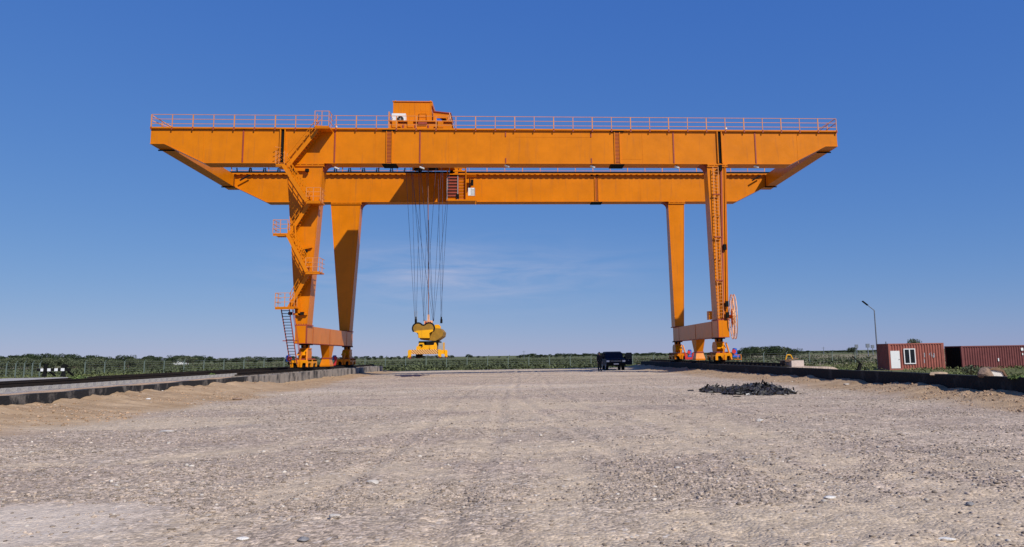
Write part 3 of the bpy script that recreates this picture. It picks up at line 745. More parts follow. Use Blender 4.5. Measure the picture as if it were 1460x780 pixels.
# ladder and conduits on near right leg ------------------------------------
b = MB(); zA, zB_ = ZB-.3, ZS+.15; n_ = 46
xl0, xl1 = gx(1019.5, Y0, 250), bY(1023.0, 440, Y0).x
for s in (-.21, .21): b.beam((xl0+s, Y0-.22, zA), (xl1+s*.9+.18, Y0-.22, zB_), .05, .05)
for i in range(n_): t = (i+.5)/n_; x = xl0+(xl1+.18-xl0)*t; z = zA+(zB_-zA)*t; b.box(x-.2, x+.2, Y0-.235, Y0-.205, z-.015, z+.015)
lo = b.build('leg_ladder', RAILP, crane)
b = MB()
for i in range(7):
    t = (i+.3)/7; x = xl0+(xl1+.18-xl0)*t; z = zA+(zB_-zA)*t
    for s in (-.21, .21): b.beam((x+s, Y0-.22, z), (x+s, Y0-.01, z), .05, .05)
    if i % 2: b.box(x-.28, x+.30, Y0-.30, Y0-.20, z-.05, z+.02)
b.build('bracket', REDOX, lo)
b = MB(); xt, xb2 = bY(1028.5, 250, Y0).x, bY(1031, 450, Y0).x; b.beam((xt, Y0-.06, ZB-.1), (xb2, Y0-.06, ZS+.1), .12, .10); b.build('conduit', REDOX, lnr)
b = MB(); xt, xb2 = bY(1033.5, 250, Y0).x, bY(1035.5, 450, Y0).x; b.beam((xt, Y0-.05, ZB-.3), (xb2, Y0-.05, ZS+.1), .05, .08); b.build('conduit', ORANGE, lnr)
for px, py in ((1033, 352), (1036, 433), (1037, 449), (1027, 239)):
    p = bY(px, py, Y0-.2); b = MB(); b.box(p.x-.10, p.x+.12, Y0-.32, Y0-.11, p.z-.24, p.z+.2); b.build('junction_box', BLACK, lnr)
b = MB(); p = bY(1012.5, 452, Y0+.6); b.box(p.x-.12, p.x+.16, Y0+.6, Y0+1.1, ZS+.06, ZS+.72); b.build('control_cabinet', ORANGE, lnr)
# cable reel on outer side of right leg
rc = Vector((17.42, Y0+1.0, 4.35)); rr = 1.75
b = MB(); n_ = 36; th = R(9.7); dY = Vector((math.sin(th), math.cos(th), 0)); nX = Vector((math.cos(th), -math.sin(th), 0)); uZ = Vector((0, 0, 1))
for xo in (0, .20):
    c_ = rc+nX*xo
    b.tube([c_+dY*rr*math.cos(2*math.pi*i/n_)+uZ*rr*math.sin(2*math.pi*i/n_) for i in range(n_+1)], .035, 6)
    b.tube([c_+dY*.6*math.cos(2*math.pi*i/18)+uZ*.6*math.sin(2*math.pi*i/18) for i in range(19)], .03, 6)
    for k in range(12): a = 2*math.pi*k/12; e_ = dY*math.cos(a)+uZ*math.sin(a); b.cyl(c_+e_*.15, c_+e_*rr, .022, n=5)
reel = b.build('cable_reel', PEACH, crane)
b = MB(); b.cyl(rc-nX*.55, rc+nX*.3, .15, n=12); b.build('hub', ORANGE, reel)
b = MB(); b.cyl(rc+nX*.04, rc+nX*.16, .62, n=28); b.build('coiled_cable', PEACH, reel)

# ================================================================== TROLLEY
tr = thing('crane_trolley', 'orange hoist trolley with machine house riding on the crane girders', 'crane trolley', (-7.6, 65.5, ZT+.3))
X0, X1 = bY(557.5, 182, 60).x, bY(646, 182, 60).x
b = MB()
for x in (X0+.5, -7.9, X1-.9): b.box(x-.22, x+.22, Y0+.75, Y1+.3, ZT+.45, ZT+.95)
for y in (Y0+.95, Y1-.3): b.box(X0+.1, X1-.1, y, y+.3, ZT+.42, ZT+.85)
frame = b.build('trolley_frame', ORANGE, tr)
for x in (X0+.8, X1-1.1):
    for y in (Y0+1.09, Y1-.13):
        b = MB(); b.cyl((x, y-.08, ZT+.52), (x, y+.08, ZT+.52), .24, n=20); b.build('wheel', BLACK, frame)
b = MB()   # skirt beam above the near rail with arched cut outs
def skirt(y):
    x = X0+.05; zlo, zhi = ZT+.30, ZT+.72
    b.prism([(x, zhi), (x, zlo+.1), (x+.25, zlo+.02), (x+.45, zlo+.02), (x+.55, zlo+.25), (x+.85, zlo+.25), (x+1.0, zlo+.02), (X1-1.55, zlo+.02), (X1-1.42, zlo+.25), (X1-1.1, zlo+.25), (X1-.95, zlo+.02), (X1, zlo+.02), (X1, zhi)], 'y', y, y+.06)
skirt(Y0+.85); b.build('skirt_plate', ORANGE, tr)
b = MB(); b.box(X0, X1, Y0+.8, Y0+7.4, ZT+.955, ZT+1.0); b.box(X0+.35, X1-.4, Y0+7.4, Y1+.4, ZT+.955, ZT+1.0); b.build('deck', ORANGE, tr)
b = MB(); b.box(X0+.35, X1-1.9, Y1-1.6, Y1-.2, ZT+1.003, ZT+1.9); b.build('rope_guide_housing', ORANGE, tr)
# machine house
HX0, HX1 = bY(560.5, 165, 61.4).x, bY(615, 165, 61.4).x; hy0, hy1 = 61.4, 64.4; hz1 = bY(590, 145.5, 61.4).z
b = MB(); b.box(HX0, HX1, hy0, hy1, ZT+1.0, hz1); house = b.build('machine_house', ORANGE, tr)
b = MB(); b.box(HX0-.06, HX1+.08, hy0-.08, hy1+.08, hz1, hz1+.06); b.box(HX1+.02, HX1+.10, hy0-.04, hy1, hz1-.32, hz1-.002)
for x in (HX0+.15, HX1-.1): b.cyl((x, hy0+.1, hz1+.06), (x, hy0+.1, hz1+.16), .06, n=8)
b.build('roof', ORANGE, house)
b = MB(); 
for x in (HX0+.04, HX1-.04): b.box(x-.05, x+.05, hy0-.03, hy0-.002, ZT+1.0, hz1)
for i in range(1, 7): x = HX0+(HX1-HX0)*i/7; b.box(x-.012, x+.012, hy0-.012, hy0-.002, ZT+1.02, hz1-.02)
b.build('corner_trim', ORANGE, house)
p = bY(559.5, 163.5, 61.0); q = bY(579, 178, 61.0)
b = MB(); b.box(p.x, q.x, 60.65, 61.3, q.z, p.z); ac = b.build('air_conditioner', WHITE, tr)
cx, cz = bY(570.7, 170, 60.6).x, bY(570.7, 170, 60.6).z
b = MB(); b.cyl((cx, 60.64, cz), (cx, 60.60, cz), .27, n=24); b.build('fan_opening', BLACK, ac)
b = MB()
for i in range(5): a = i*2*math.pi/5; b.beam((cx, 60.58, cz), (cx+.24*math.cos(a), 60.58, cz+.24*math.sin(a)), .02, .02)
b.cyl((cx, 60.59, cz), (cx, 60.56, cz), .06, n=10); b.build('fan_grille', GREY, ac)
# roof ladder
b = MB(); x0, x1 = bY(598.8, 170, 61.2).x, bY(609.5, 170, 61.2).x
for x in (x0, x1): b.box(x-.025, x+.025, 61.18, 61.23, ZT+.9, bY(604, 159, 61.2).z)
for i in range(6): b.box(x0, x1, 61.19, 61.22, ZT+1.1+i*.3, ZT+1.13+i*.3)
b.build('ladder', ORANGE, house)
# lower lean-to over the hoist motor
LX0, LX1 = HX1+.1, bY(641, 160, 62.2).x; ly0, ly1 = 62.0, 64.6; z0_ = bY(618, 159.5, 62).z; z1_ = bY(641, 162, 62).z; zf = ZT+1.0
wx0, wx1 = bY(622.5, 170, 62).x, bY(636, 170, 62).x; wz = bY(630, 168.5, 62).z
b = MB(); b.prism([(LX0, zf), (wx0, zf), (wx0, z0_-.03), (LX0, z0_)], 'y', ly0, ly0+.06)
b.prism([(wx0, wz), (wx1, wz), (wx1, z1_+.03), (wx0, z0_-.03)], 'y', ly0, ly0+.06)
b.prism([(wx1, zf), (LX1, zf), (LX1, z1_), (wx1, z1_+.03)], 'y', ly0, ly0+.06)
b.box(LX0, LX1, ly1, ly1+.06, zf, z1_); b.box(LX1-.06, LX1, ly0+.06, ly1, zf, z1_-.02)
lt = b.build('hoist_cover', ORANGE, tr)
b = MB(); b.loft([(LX0, ly0-.1, z0_+.003), (LX0, ly1+.1, z0_+.003), (LX0, ly1+.1, z0_+.06), (LX0, ly0-.1, z0_+.06)],
                 [(LX1+.15, ly0-.1, z1_-.01), (LX1+.15, ly1+.1, z1_-.01), (LX1+.15, ly1+.1, z1_+.05), (LX1+.15, ly0-.1, z1_+.05)]); b.build('roof', REDOX, lt)
p = bY(625.5, 173.5, 62.3); b = MB(); b.cyl((p.x, 62.1, p.z), (p.x, 63.0, p.z), .30, n=20); b.cyl((p.x, 62.02, p.z), (p.x, 62.1, p.z), .22, n=16); b.build('motor', BLUE, lt)
b = MB(); b.box(wx0+.5, wx1, 62.4, 63.2, zf, zf+.35); b.cyl((p.x+.5, 62.3, p.z-.1), (p.x+.95, 62.3, p.z-.2), .1, n=10); b.build('brake', REDOX, lt)
b = MB()   # sloped access ladder with cage right of the cover
for y in (61.5, 62.1): b.beam((LX1+.05, y, z1_-.1), (X1+.1, y, ZT+.35), .06, .06)
for i in range(9): t = i/9; b.beam((LX1+.05+(X1+.05-LX1)*t, 61.5, z1_-.1+(ZT+.45-z1_)*t), (LX1+.05+(X1+.05-LX1)*t, 62.1, z1_-.1+(ZT+.45-z1_)*t), .035, .035)
for k in range(5): a = LX1-.05; b.beam((a+.1*k, 61.48, ZT+.6), (a+.12*k, 61.48, z1_-.3-.15*k), .02, .02)
b.build('side_ladder', PEACH, tr)
b = MB()
for x in (X0, X0+.05): b.box(x-.03, x+.03, Y0+.8, Y0+.86, ZT+.4, ZT+1.75)
for z in (1.75, 1.35): b.beam((X0, Y0+.83, ZT+z), (X0, Y0+4, ZT+z), .04, .04)
b.build('handrail', RAILP, tr)
b = MB()   # brackets under deck, red box
x = bY(605, 180, 60).x; b.box(x-.35, x+.35, Y0+.70, Y0+.84, ZT+.72, ZT+.9)
for i, px in enumerate((578, 595, 613)): x = bY(px, 182, 60).x; b.box(x-.06, x+.06, Y0+.78, Y0+.845, ZT+.32, ZT+.72)
b.build('bracket', REDOX, tr)
# sheaves and drums at the far side
b = MB(); b.cyl((-9.3, 67.6, ZT+.6), (-5.9, 67.6, ZT+.6), .42, n=24); b.cyl((-9.3, 63.5, ZT+.6), (-5.9, 63.5, ZT+.6), .42, n=24)
b.build('hoist_drum', BLACK, tr)
# dark equipment hanging above far girder between the girders
b = MB(); a0, a1 = bY(590, 243, 71.6).x, bY(602, 243, 71.6).x; b.prism([(a0, ZT+.2), (a0+.5, ZT+.95), (a1-.2, ZT+.95), (a1+.25, ZT+.2)], 'y', 71.4, 71.9)
a0, a1 = bY(611, 243, 71.6).x, bY(621, 243, 71.6).x; b.prism([(a0, ZT+.25), (a0, ZT+.95), (a1-.1, ZT+.95), (a1+.3, ZT+.25)], 'y', 71.2, 71.9); b.build('bumper_block', BLACK, tr)
# operator platform hung in front of the far girder
KX0, KX1 = bY(637.5, 260, 71.6).x, bY(678, 260, 71.6).x; kt = bY(650, 250, 71.6).z; kb = bY(650, 285.5, 71.6).z; ktt = bY(650, 238, 71.6).z
b = MB(); b.box(KX0-.05, KX1+.1, 71.2, 72.45, kb-.14, kb); cabp = b.build('operator_platform', ORANGE, tr)
kx = bY(653.5, 260, 71.6).x; kl = bY(664, 260, 71.6).x
b = MB(); b.box(KX0, kx-.02, 71.5, 72.4, kb, kt-.002); cabin = b.build('electrical_cabin', ORANGE, tr)

b = MB(); b.box(KX0+.02, kx-.04, 71.46, 71.495, kb+.35, kt-.08); b.build('window_opening', REDOX, cabin)
b = MB()
for i in range(8): z = kb+.3+i*(kt-kb-.35)/7; b.box(KX0+.05, kx-.06, 71.40, 71.44, z-.03, z+.035)
b.cur = 1
for x in (KX0+.02, kx-.04): b.box(x-.03, x+.03, 71.39, 71.45, kb, kt)
b.build('louvre_bar', [BLACK, GREY], cabin)
b = MB(); b.box(KX0+.9, KX0+1.15, 71.36, 71.45, kb+.1, kb+.55); b.build('junction_box', BLACK, cabin)
b = MB()
for x in (kx+.02, kl-.02): b.box(x-.035, x+.035, 71.45, 71.52, kb, ktt-.1)
for i in range(10): z = kb+.12+i*.29; b.box(kx+.05, kl-.05, 71.47, 71.50, z, z+.04)
b.build('ladder', REDOX, cabp)
b = MB(); b.box(kx+.0, kl+.0, 71.60, 71.68, kb+.003, kt); b.box(KX0-.05, KX1+.05, 71.3, 72.4, kt, kt+.08); b.box(KX0, KX0+.1, 71.3, 71.4, kt+.08, ktt); b.box(kl+.0, kl+.08, 71.3, 71.4, kb, ktt)
b.box(KX0+.6, kl-.05, 71.3, 71.4, kt+.30, kt+.42); b.box(KX0+.0, kl-.05, 71.3, 71.42, kt+.62, ktt); b.box(KX0+.75, KX0+1.05, 71.32, 71.44, kt+.1, ktt); b.box(KX1, KX1+.05, 71.22, 71.27, kb-.5, kb+1.9)
b.build('platform_frame', ORANGE, cabp)
p = bY(667.5, 268, 71.4); q = bY(677, 279, 71.4); b = MB(); b.box(p.x, q.x, 71.35, 71.7, q.z, p.z); aco = b.build('air_conditioner', WHITE, tr)
b = MB(); b.box(p.x+.28, p.x+.31, 71.33, 71.348, q.z+.04, p.z-.04)
for i in range(5): z = q.z+.1+i*.12; b.box(p.x+.33, q.x-.05, 71.33, 71.348, z, z+.03)
b.build('vent_slot', GREY, aco)
p = bY(673, 259, 71.4); b = MB(); b.cyl((p.x, 71.5, p.z+.2), (p.x, 71.5, p.z-.35), .13, n=12); b.box(p.x-.28, p.x-.16, 71.4, 71.5, p.z-.9, p.z+.3); b.build('horn_unit', BLACK, tr)

# spreader positions
SX0, SX1 = bY(582.5, 505, 62.3).x, bY(628.5, 505, 62.3).x; SXC = (SX0+SX1)/2
SY0, SY1 = 62.3, 68.5
# ropes (world straight lines from drums to head block)
hbz = 4.15
def rope(pt_, pb_, r=.020, mt=ROPE, nm='hoist_rope'):
    b = MB(); b.cyl(pt_, pb_, r, n=6); b.build(nm, mt, tr)
zt_ = ZT+.5
def rp(px_top, px_bot, Yt, Yb, py_b=458, py_t=290):
    a = bY(px_top, py_t, Yt); c = bY(px_bot, py_b, Yb); d = (a-c)/(a.z-c.z); rope(a+d*(zt_-a.z), c, .014)
for (a, c, y1_, y2_) in ((581.5, 591.5, 62.6, 63.2), (588.5, 592.5, 66.5, 65.5), (592, 604.5, 62.8, 63.6), (598, 593.5, 67.6, 66.6), (598.5, 605, 63.0, 64.0),
                      (610, 618, 67.6, 66.2), (618, 606, 62.8, 63.6), (625.5, 629, 66.8, 66.0), (626.5, 617.5, 63.0, 64.0), (631, 630, 67.8, 66.9), (638, 628, 63.0, 63.9), (609.5, 604, 67.9, 66.9), (592.5, 617.5, 62.7, 64.0), (604, 618.5, 63.2, 63.9), (636, 618.5, 63.4, 64.1)):
    rp(a, c, y1_, y2_)
a = bY(610.5, 290, 65); c = bY(611, 452, 65); d = (a-c)/(a.z-c.z); rope(a+d*(zt_-a.z), c, .035, CABLE, 'power_cable')

# ================================================================== SPREADER
sp = thing('container_spreader', 'yellow container spreader with striped end beam hanging on ropes from the trolley', 'spreader', (SXC, 65.4, 1.3))
HBROWN = mat('grimy_yellow', (.30, .155, .012), rough=.6, var=.2)
STR = bpy.data.materials.new('warning_stripes'); STR.use_nodes = True
t = STR.node_tree; bs = t.nodes['Principled BSDF']; tcn = t.nodes.new('ShaderNodeTexCoord'); wv = t.nodes.new('ShaderNodeTexWave'); wv.wave_type = 'BANDS'; wv.bands_direction = 'DIAGONAL'
wv.inputs['Scale'].default_value = 3.2; t.links.new(tcn.outputs['Object'], wv.inputs['Vector'])
x_ = t.nodes.new('ShaderNodeMix'); x_.data_type = 'RGBA'; t.links.new(mth('GREATER_THAN', wv.outputs[0], .5, tree=t), x_.inputs[0]); x_.inputs[6].default_value = (.75, .48, .16, 1); x_.inputs[7].default_value = (.30, .07, .02, 1)
t.links.new(x_.outputs[2], bs.inputs['Base Color']); bs.inputs['Roughness'].default_value = .5
zb_s = bY(605, 504.5, 62.3).z; zt_s = bY(605, 499.5, 62.3).z
b = MB()
for xo in (-.55, .55): b.box(SXC+xo-.16, SXC+xo+.16, SY0+.3, SY1-.3, zt_s-.06, zt_s+.34)
fr = b.build('main_frame', YELLOW, sp)
for k, y in enumerate((SY0, SY1-.3)):
    b = MB(); b.box(SX0+.03, SX1-.03, y, y+.3, zb_s-.02, zt_s+.06); e = b.build('end_beam', STR if k == 0 else YELLOW, sp)
    for x, s in ((SX0, 1), (SX1, -1)):
        b = MB(); b.prism([(x, zt_s+.05), (x+s*.22, zt_s+.05), (x+s*.22, zb_s-.18), (x+s*.02, zb_s-.28), (x-s*.05, zb_s-.28), (x-s*.05, zt_s-.05)], 'y', y-.06, y-.003); b.build('corner_guide', YELLOW, e)
        b = MB(); b.cyl((x+s*.09, y+.1, zb_s-.02), (x+s*.09, y+.1, zb_s-.22), .07, n=10); b.box(x+s*.09-.08, x+s*.09+.08, y+.02, y+.18, zb_s-.34, zb_s-.2); b.build('twistlock', RED, e)
b = MB(); b.prism([(SX0+.65, zt_s+.06), (SX1-.42, zt_s+.06), (SX1-.42, zt_s+.42), (SX1-.50, zt_s+.62), (SX1-.62, zt_s+.62), (SX1-.68, zt_s+.42), (SX0+1.15, zt_s+.42), (SX0+1.08, zt_s+.62), (SX0+.72, zt_s+.62), (SX0+.62, zt_s+.40)], 'y', SY0+1.0, SY0+1.12)
b.box(SX0+.8, SX1-.55, SY0+1.12, SY0+4.8, zt_s+.08, zt_s+.40); b.build('centre_box', YELLOW, sp)
b = MB(); b.box(SX1-.36, SX1+.05, SY0+1.6, SY0+2.6, zt_s+.02, zt_s+.62); pk = b.build('hydraulic_pack', GREY, sp)
b = MB(); b.box(SX1-.02+.073, SX1+.10, SY0+1.58, SY0+2.62, zt_s, zt_s+.64); b.build('cover', YELLOW, pk)
b = MB(); b.box(SX0+.75, SX0+1.0, SY0+.9, SY0+.997, zt_s+.30, zt_s+.50); b.build('junction_box', BLACK, sp)
p = bY(596, 506, 63); b = MB(); b.box(p.x-.15, p.x+.35, 62.7, 63.4, zb_s-.32, zb_s-.03); b.build('gather_arm', BLACK, sp)
zc = bY(605, 488, 63).z; zc1 = bY(605, 484, 63).z
b = MB(); b.box(bY(596, 488, 63.2).x, bY(624, 488, 63.2).x, 63.6, 66.8, zt_s+.40, zc+.10); b.build('turntable', BLACK, sp)
def q_(px, py, Y=63.1): v = bY(px, py, Y); return (v.x, v.z)
b = MB(); hp = [q_(592, 473), q_(595.5, 478), q_(598, 484), q_(620, 486), q_(630, 479), q_(631, 473), q_(627, 468), q_(600, 466)]
b.prism(hp, 'y', 63.7, 66.6); hb = b.build('head_block', HBROWN, sp)
# M-shaped sheave guard in front
lob = []
c1, c2 = Vector(q_(596.0, 468.2)), Vector(q_(611.8, 468.0)); r1 = .44
for i in range(11): a = math.pi*1.22-i*math.pi*.98/10*1.05; lob.append((c1.x+r1*math.cos(a), c1.y+r1*math.sin(a)))
for i in range(11): a = math.pi*.80-i*math.pi*1.02/10; lob.append((c2.x+r1*math.cos(a), c2.y+r1*math.sin(a)))
lob += [q_(612.5, 475), q_(613, 482.2), q_(596.5, 482.0), q_(596, 475)]
b = MB(); b.prism(lob, 'y', 63.0, 63.12); b.build('sheave_guard', HBROWN, hb)
zl = q_(600, 471.5)[1]; zr_ = q_(612, 470)[1]; b = MB(); b.prism([(c1.x-.30, zl-.10), (c1.x-.05, zl-.0), (c2.x+.30, zr_), (c2.x+.36, zr_-.10), q_(612.3, 475), q_(612.8, 482), q_(597, 481.8), q_(596.5, 475)], 'y', 62.95, 62.997); b.build('front_plate', YELLOW, hb)
rim = MB(); 
for i in range(len(lob)-5): rim.beam((lob[i][0], 63.02, lob[i][1]), (lob[i+1][0], 63.02, lob[i+1][1]), .12, .05, up=(0, 1, 0))
rim.cyl((c1.x, 63.2, c1.y), (c1.x, 63.5, c1.y), .38, n=20); rim.cyl((c2.x, 63.2, c2.y), (c2.x, 63.5, c2.y), .38, n=20); rim.build('sheave', BLACK, hb)
c3 = Vector(q_(624.5, 470.3, 66)); b = MB(); b.prism([(c3.x-.30, c3.y-.42), (c3.x+.26, c3.y-.42), (c3.x+.30, c3.y+.25), (c3.x+.12, c3.y+.42), (c3.x-.18, c3.y+.42), (c3.x-.33, c3.y+.2)], 'y', 65.3, 65.45); b.cyl((c3.x, 65.25, c3.y-.02), (c3.x, 65.5, c3.y-.02), .1, n=10)
b.build('side_sheave_guard', YELLOW, hb)
for px, Y in ((593, 63.2), (629.3, 65.8)):
    p = bY(px, 456, Y); b = MB(); b.cyl((p.x, Y, p.z+.25), (p.x, Y, p.z-.30), .06, n=8); b.cyl((p.x, Y, p.z-.28), (p.x, Y, p.z+.05), .10, n=8); b.build('rope_socket', BLACK, hb)
for px in (591.5, 594.6): 
    p = bY(px, 452, 63.2); b = MB(); b.box(p.x-.015, p.x+.015, 63.18, 63.22, p.z-.4, p.z+.5); b.build('rope_socket', GREY, hb)
p = bY(611, 457, 65); b = MB(); b.box(p.x-.35, p.x+.35, 64.7, 65.3, p.z-.38, p.z-.02); b.box(p.x-.08, p.x+.08, 64.95, 65.1, p.z-.02, p.z+.5); b.build('cable_basket', PEACH, hb)
b = MB()
for s in (-.2, .02, .2): b.box(p.x+s-.05, p.x+s+.05, 64.66, 64.697, p.z-.28, p.z-.12)
b.build('socket_plug', RED, hb)
#@@PART2
# ================================================================== DISTANCE: fence, trees, poles, crops
POSTM = mat('post_green', (.13, .165, .14), rough=.7)
def fence_post(x, y, z, h, par):
    b = MB(); b.box(x-.05, x+.05, y-.05, y+.05, z-.3, z+h); b.beam((x, y, z+h-.03), (x+.22, y-.05, z+h+.24), .07, .07); return b.build('post', POSTM, par)
def hz(x, y): return float(field_h(np.array([[float(x)]]), np.array([[float(y)]]))[0, 0])
def fence(pts, label, name='wire_fence', h=1.75):
    o = thing(name, label, 'fence', (pts[0][0], pts[0][1], hz(*pts[0])))
    for x, y in pts: fence_post(x, y, hz(x, y), h, o)
    b = MB()
    for k in range(6):
        for (a, c) in zip(pts[:-1], pts[1:]):
            zz = .2+k*.3; b.cyl((a[0], a[1], hz(*a)+zz), (c[0], c[1], hz(*c)+zz), .006, n=3)
    b.build('wire', GREY, o)
pl = []
for i in range(39):
    px = 122+i*28.7 if i < 30 else 122+30*28.7+(i-30)*31
    pl.append((bY(px, 512, 108).x, 108.0-(i*.12)))
fence(pl, 'long post and wire fence with bent green posts behind the crane')
fence([(bY(px, 518, 98).x, 98-.8*i) for i, px in enumerate((-2, 16, 35, 53, 70, 86))], 'short fence stretch with straight closer green posts at the far left')

LEAF = [mat('leaf_grey_green', (.085, .098, .052), rough=.8, var=.3, island=.35, spec=.2), mat('leaf_dark_green', (.030, .045, .018), rough=.8, var=.3, island=.4, spec=.2),
        mat('leaf_fresh', (.10, .14, .04), rough=.8, var=.3, island=.35, spec=.2)]
BARK = mat('bark', (.09, .07, .05), rough=.95)
def leaf_mesh(name, pts, nrm, size, material):
    """many small leaf faces; pts (n,3)"""
    n = len(pts); a = rng.normal(size=(n, 3)); a /= np.linalg.norm(a, axis=1)[:, None]
    c = np.cross(a, nrm+rng.normal(size=(n, 3))*.4); c /= np.linalg.norm(c, axis=1)[:, None]+1e-6
    s = (size*(.6+.8*rng.random(n)))[:, None]; v = np.stack([pts-a*s, pts-c*s*.6, pts+a*s, pts+c*s*.6], 1).reshape(-1, 3)
    me = bpy.data.meshes.new(name); me.vertices.add(4*n); me.vertices.foreach_set('co', v.ravel().astype(np.float32))
    me.loops.add(4*n); me.loops.foreach_set('vertex_index', np.arange(4*n, dtype=np.int32))
    me.polygons.add(n); me.polygons.foreach_set('loop_start', (np.arange(n)*4).astype(np.int32)); me.polygons.foreach_set('loop_total', np.full(n, 4, np.int32))
    me.update(calc_edges=True); me.materials.append(material); return me
def tree_proto(kind, seed, w_, h_, n=1500, leafs=.19):
    """unit tree roughly 5 m tall around the origin -> (crown mesh, trunk mesh)"""
    r = np.random.default_rng(seed); nb = 9; cs = []
    for i in range(nb):
        a = r.random()*6.28; rad = w_*.5*math.sqrt(r.random())*.75; cs.append((rad*math.cos(a), rad*math.sin(a), h_*(.30+.52*r.random()), w_*(.14+.13*r.random())))
    cs.append((0, 0, h_*.78, w_*.17)); pts = []; nr = []
    for c in cs:
        k = n//len(cs); d = r.normal(size=(k, 3)); d /= np.linalg.norm(d, axis=1)[:, None]; q = c[3]*(.55+.55*r.random(k)**.5)[:, None]
        p = np.array(c[:3])+d*q*np.array([1.15, 1.15, .9]); p[:, 2] = np.maximum(p[:, 2], .25); pts.append(p); nr.append(d)
    me = leaf_mesh('crown', np.concatenate(pts), np.concatenate(nr), leafs, LEAF[kind])
    b = MB(); top = Vector((.1, 0, h_*.55)); b.cyl((0, 0, -.3), (.05, 0, h_*.3), .16, .11, 7); b.cyl((.05, 0, h_*.3), top, .11, .05, 7)
    for c in cs[:6]: b.cyl((.05, 0, h_*(.18+.1*r.random())), c[:3], .06, .025, 5)
    tm = b.build('trunk_tmp', BARK); tme = tm.data; bpy.data.objects.remove(tm); return me, tme
PROTO = [tree_proto(0, 1, 6.0, 5), tree_proto(0, 2, 7.5, 5), tree_proto(1, 3, 5.0, 5), tree_proto(1, 4, 6.5, 5), tree_proto(0, 5, 5.0, 5), tree_proto(1, 6, 4.2, 5)]
def put_tree(px, top, D, k, label, group, wide=1.0, name='tree'):
    p = bY(px, top, D); g = hz(p.x, D); h = max(.8, p.z-g); s = h/5.0
    o = thing(name, label, 'tree' if name != 'bush' else 'bush', (p.x, D, g), group); cm, tm = PROTO[k]
    for nm, me in (('crown', cm), ('trunk', tm)):
        c = bpy.data.objects.new(nm, me); COL.objects.link(c); c.parent = o
    o.scale = (s*wide, s*wide, s); o.rotation_euler = (0, 0, random.random()*6.28); return o
rs = random.Random(11)
# left tree belt
x = -12
while x < 250:
    D = rs.uniform(165, 215); put_tree(x, 509.5+x*.010+rs.uniform(-1.5, 2.2), D, rs.choice((0, 1, 4)), 'low grey green tree in the front row of the left tree belt', 'grey green trees left behind the fence', rs.uniform(1.1, 1.6)); x += rs.uniform(8, 13)
x = -12
while x < 250:
    D = rs.uniform(240, 300); put_tree(x, 507.5+x*.010+rs.uniform(-4.2, 2.5), D, rs.choice((2, 3, 5)), 'dark rounded tree rising behind the front row of the left tree belt', 'dark trees left behind the fence', rs.uniform(1., 1.4)); x += rs.uniform(7, 12)
for px, tp in ((34, 505.5), (67, 506), (85, 505), (112, 505.5), (133, 505), (190, 506), (200, 505.2), (214, 506.2)):
    pass
x = 246
while x < 412:
    D = rs.uniform(330, 420); put_tree(x, 508.2+(x-246)*.012+rs.uniform(-2, 1.6), D, rs.choice((2, 3, 0, 5)), 'dark tree in the distant row left of the staircase leg', 'distant trees left of the crane', rs.uniform(1.2, 1.8)); x += rs.uniform(5.5, 9)
x = 416
while x < 640:
    D = rs.uniform(480, 650); put_tree(x, 508.6-(x-416)*.008+rs.uniform(-1.2, 1.2), D, rs.choice((2, 3, 5, 0)), 'small dark tree on the horizon behind the left legs and the spreader', 'horizon trees behind the left legs', rs.uniform(1.1, 1.9)); x += rs.uniform(5, 10)
for px, tp in ((644, 506), (668, 504.5), (672, 506), (682, 507), (690, 507.5), (712, 507.5), (724, 508), (738, 507)):
    put_tree(px, tp, 520, 2+px % 2, 'small isolated dark tree on the horizon right of the spreader', 'isolated horizon trees right of the spreader', 1.3)
x = 742
while x < 1062:
    D = rs.uniform(430, 560); put_tree(x, 504.8-(x-742)*.0085+rs.uniform(-1.2, 1.0), D, rs.choice((2, 3, 5)), 'dark tree in the unbroken horizon row behind the parked car', 'horizon trees behind the parked car', rs.uniform(1.3, 2.0)); x += rs.uniform(4.5, 7.5)
for i, (px, tp, k, wd) in enumerate(((1062, 495.5, 3, 1.0), (1071, 492.5, 2, 1.1), (1079, 493.5, 0, 1.1), (1088, 494, 3, 1.1), (1098, 492, 2, 1.1), (1107, 493, 3, 1.0), (1115, 493.5, 0, 1.1), (1124, 494.5, 2, 1.2), (1132, 497, 3, 1.2), (1055, 498, 2, 1.2))):
    put_tree(px, tp, 190+3*(i % 4), k, 'bushy dark tree in the tall clump right of the crane', 'clump of bushy trees right of the crane', wd)
x = 1140
while x < 1252:
    D = rs.uniform(400, 480); put_tree(x, 500.5-(x-1140)*.010+rs.uniform(-1.0, .8), D, rs.choice((2, 3, 5)), 'dark tree in the low horizon row left of the street lamp', 'low horizon trees left of the street lamp', rs.uniform(1.4, 2.2)); x += rs.uniform(4.5, 8)
put_tree(1216, 495, 330, 3, 'taller lone dark tree on the horizon left of the street lamp', None, 1.3)
put_tree(1300, 481.5, 100, 0, 'grey green tree crown showing above the shipping container with the window', None, .8)
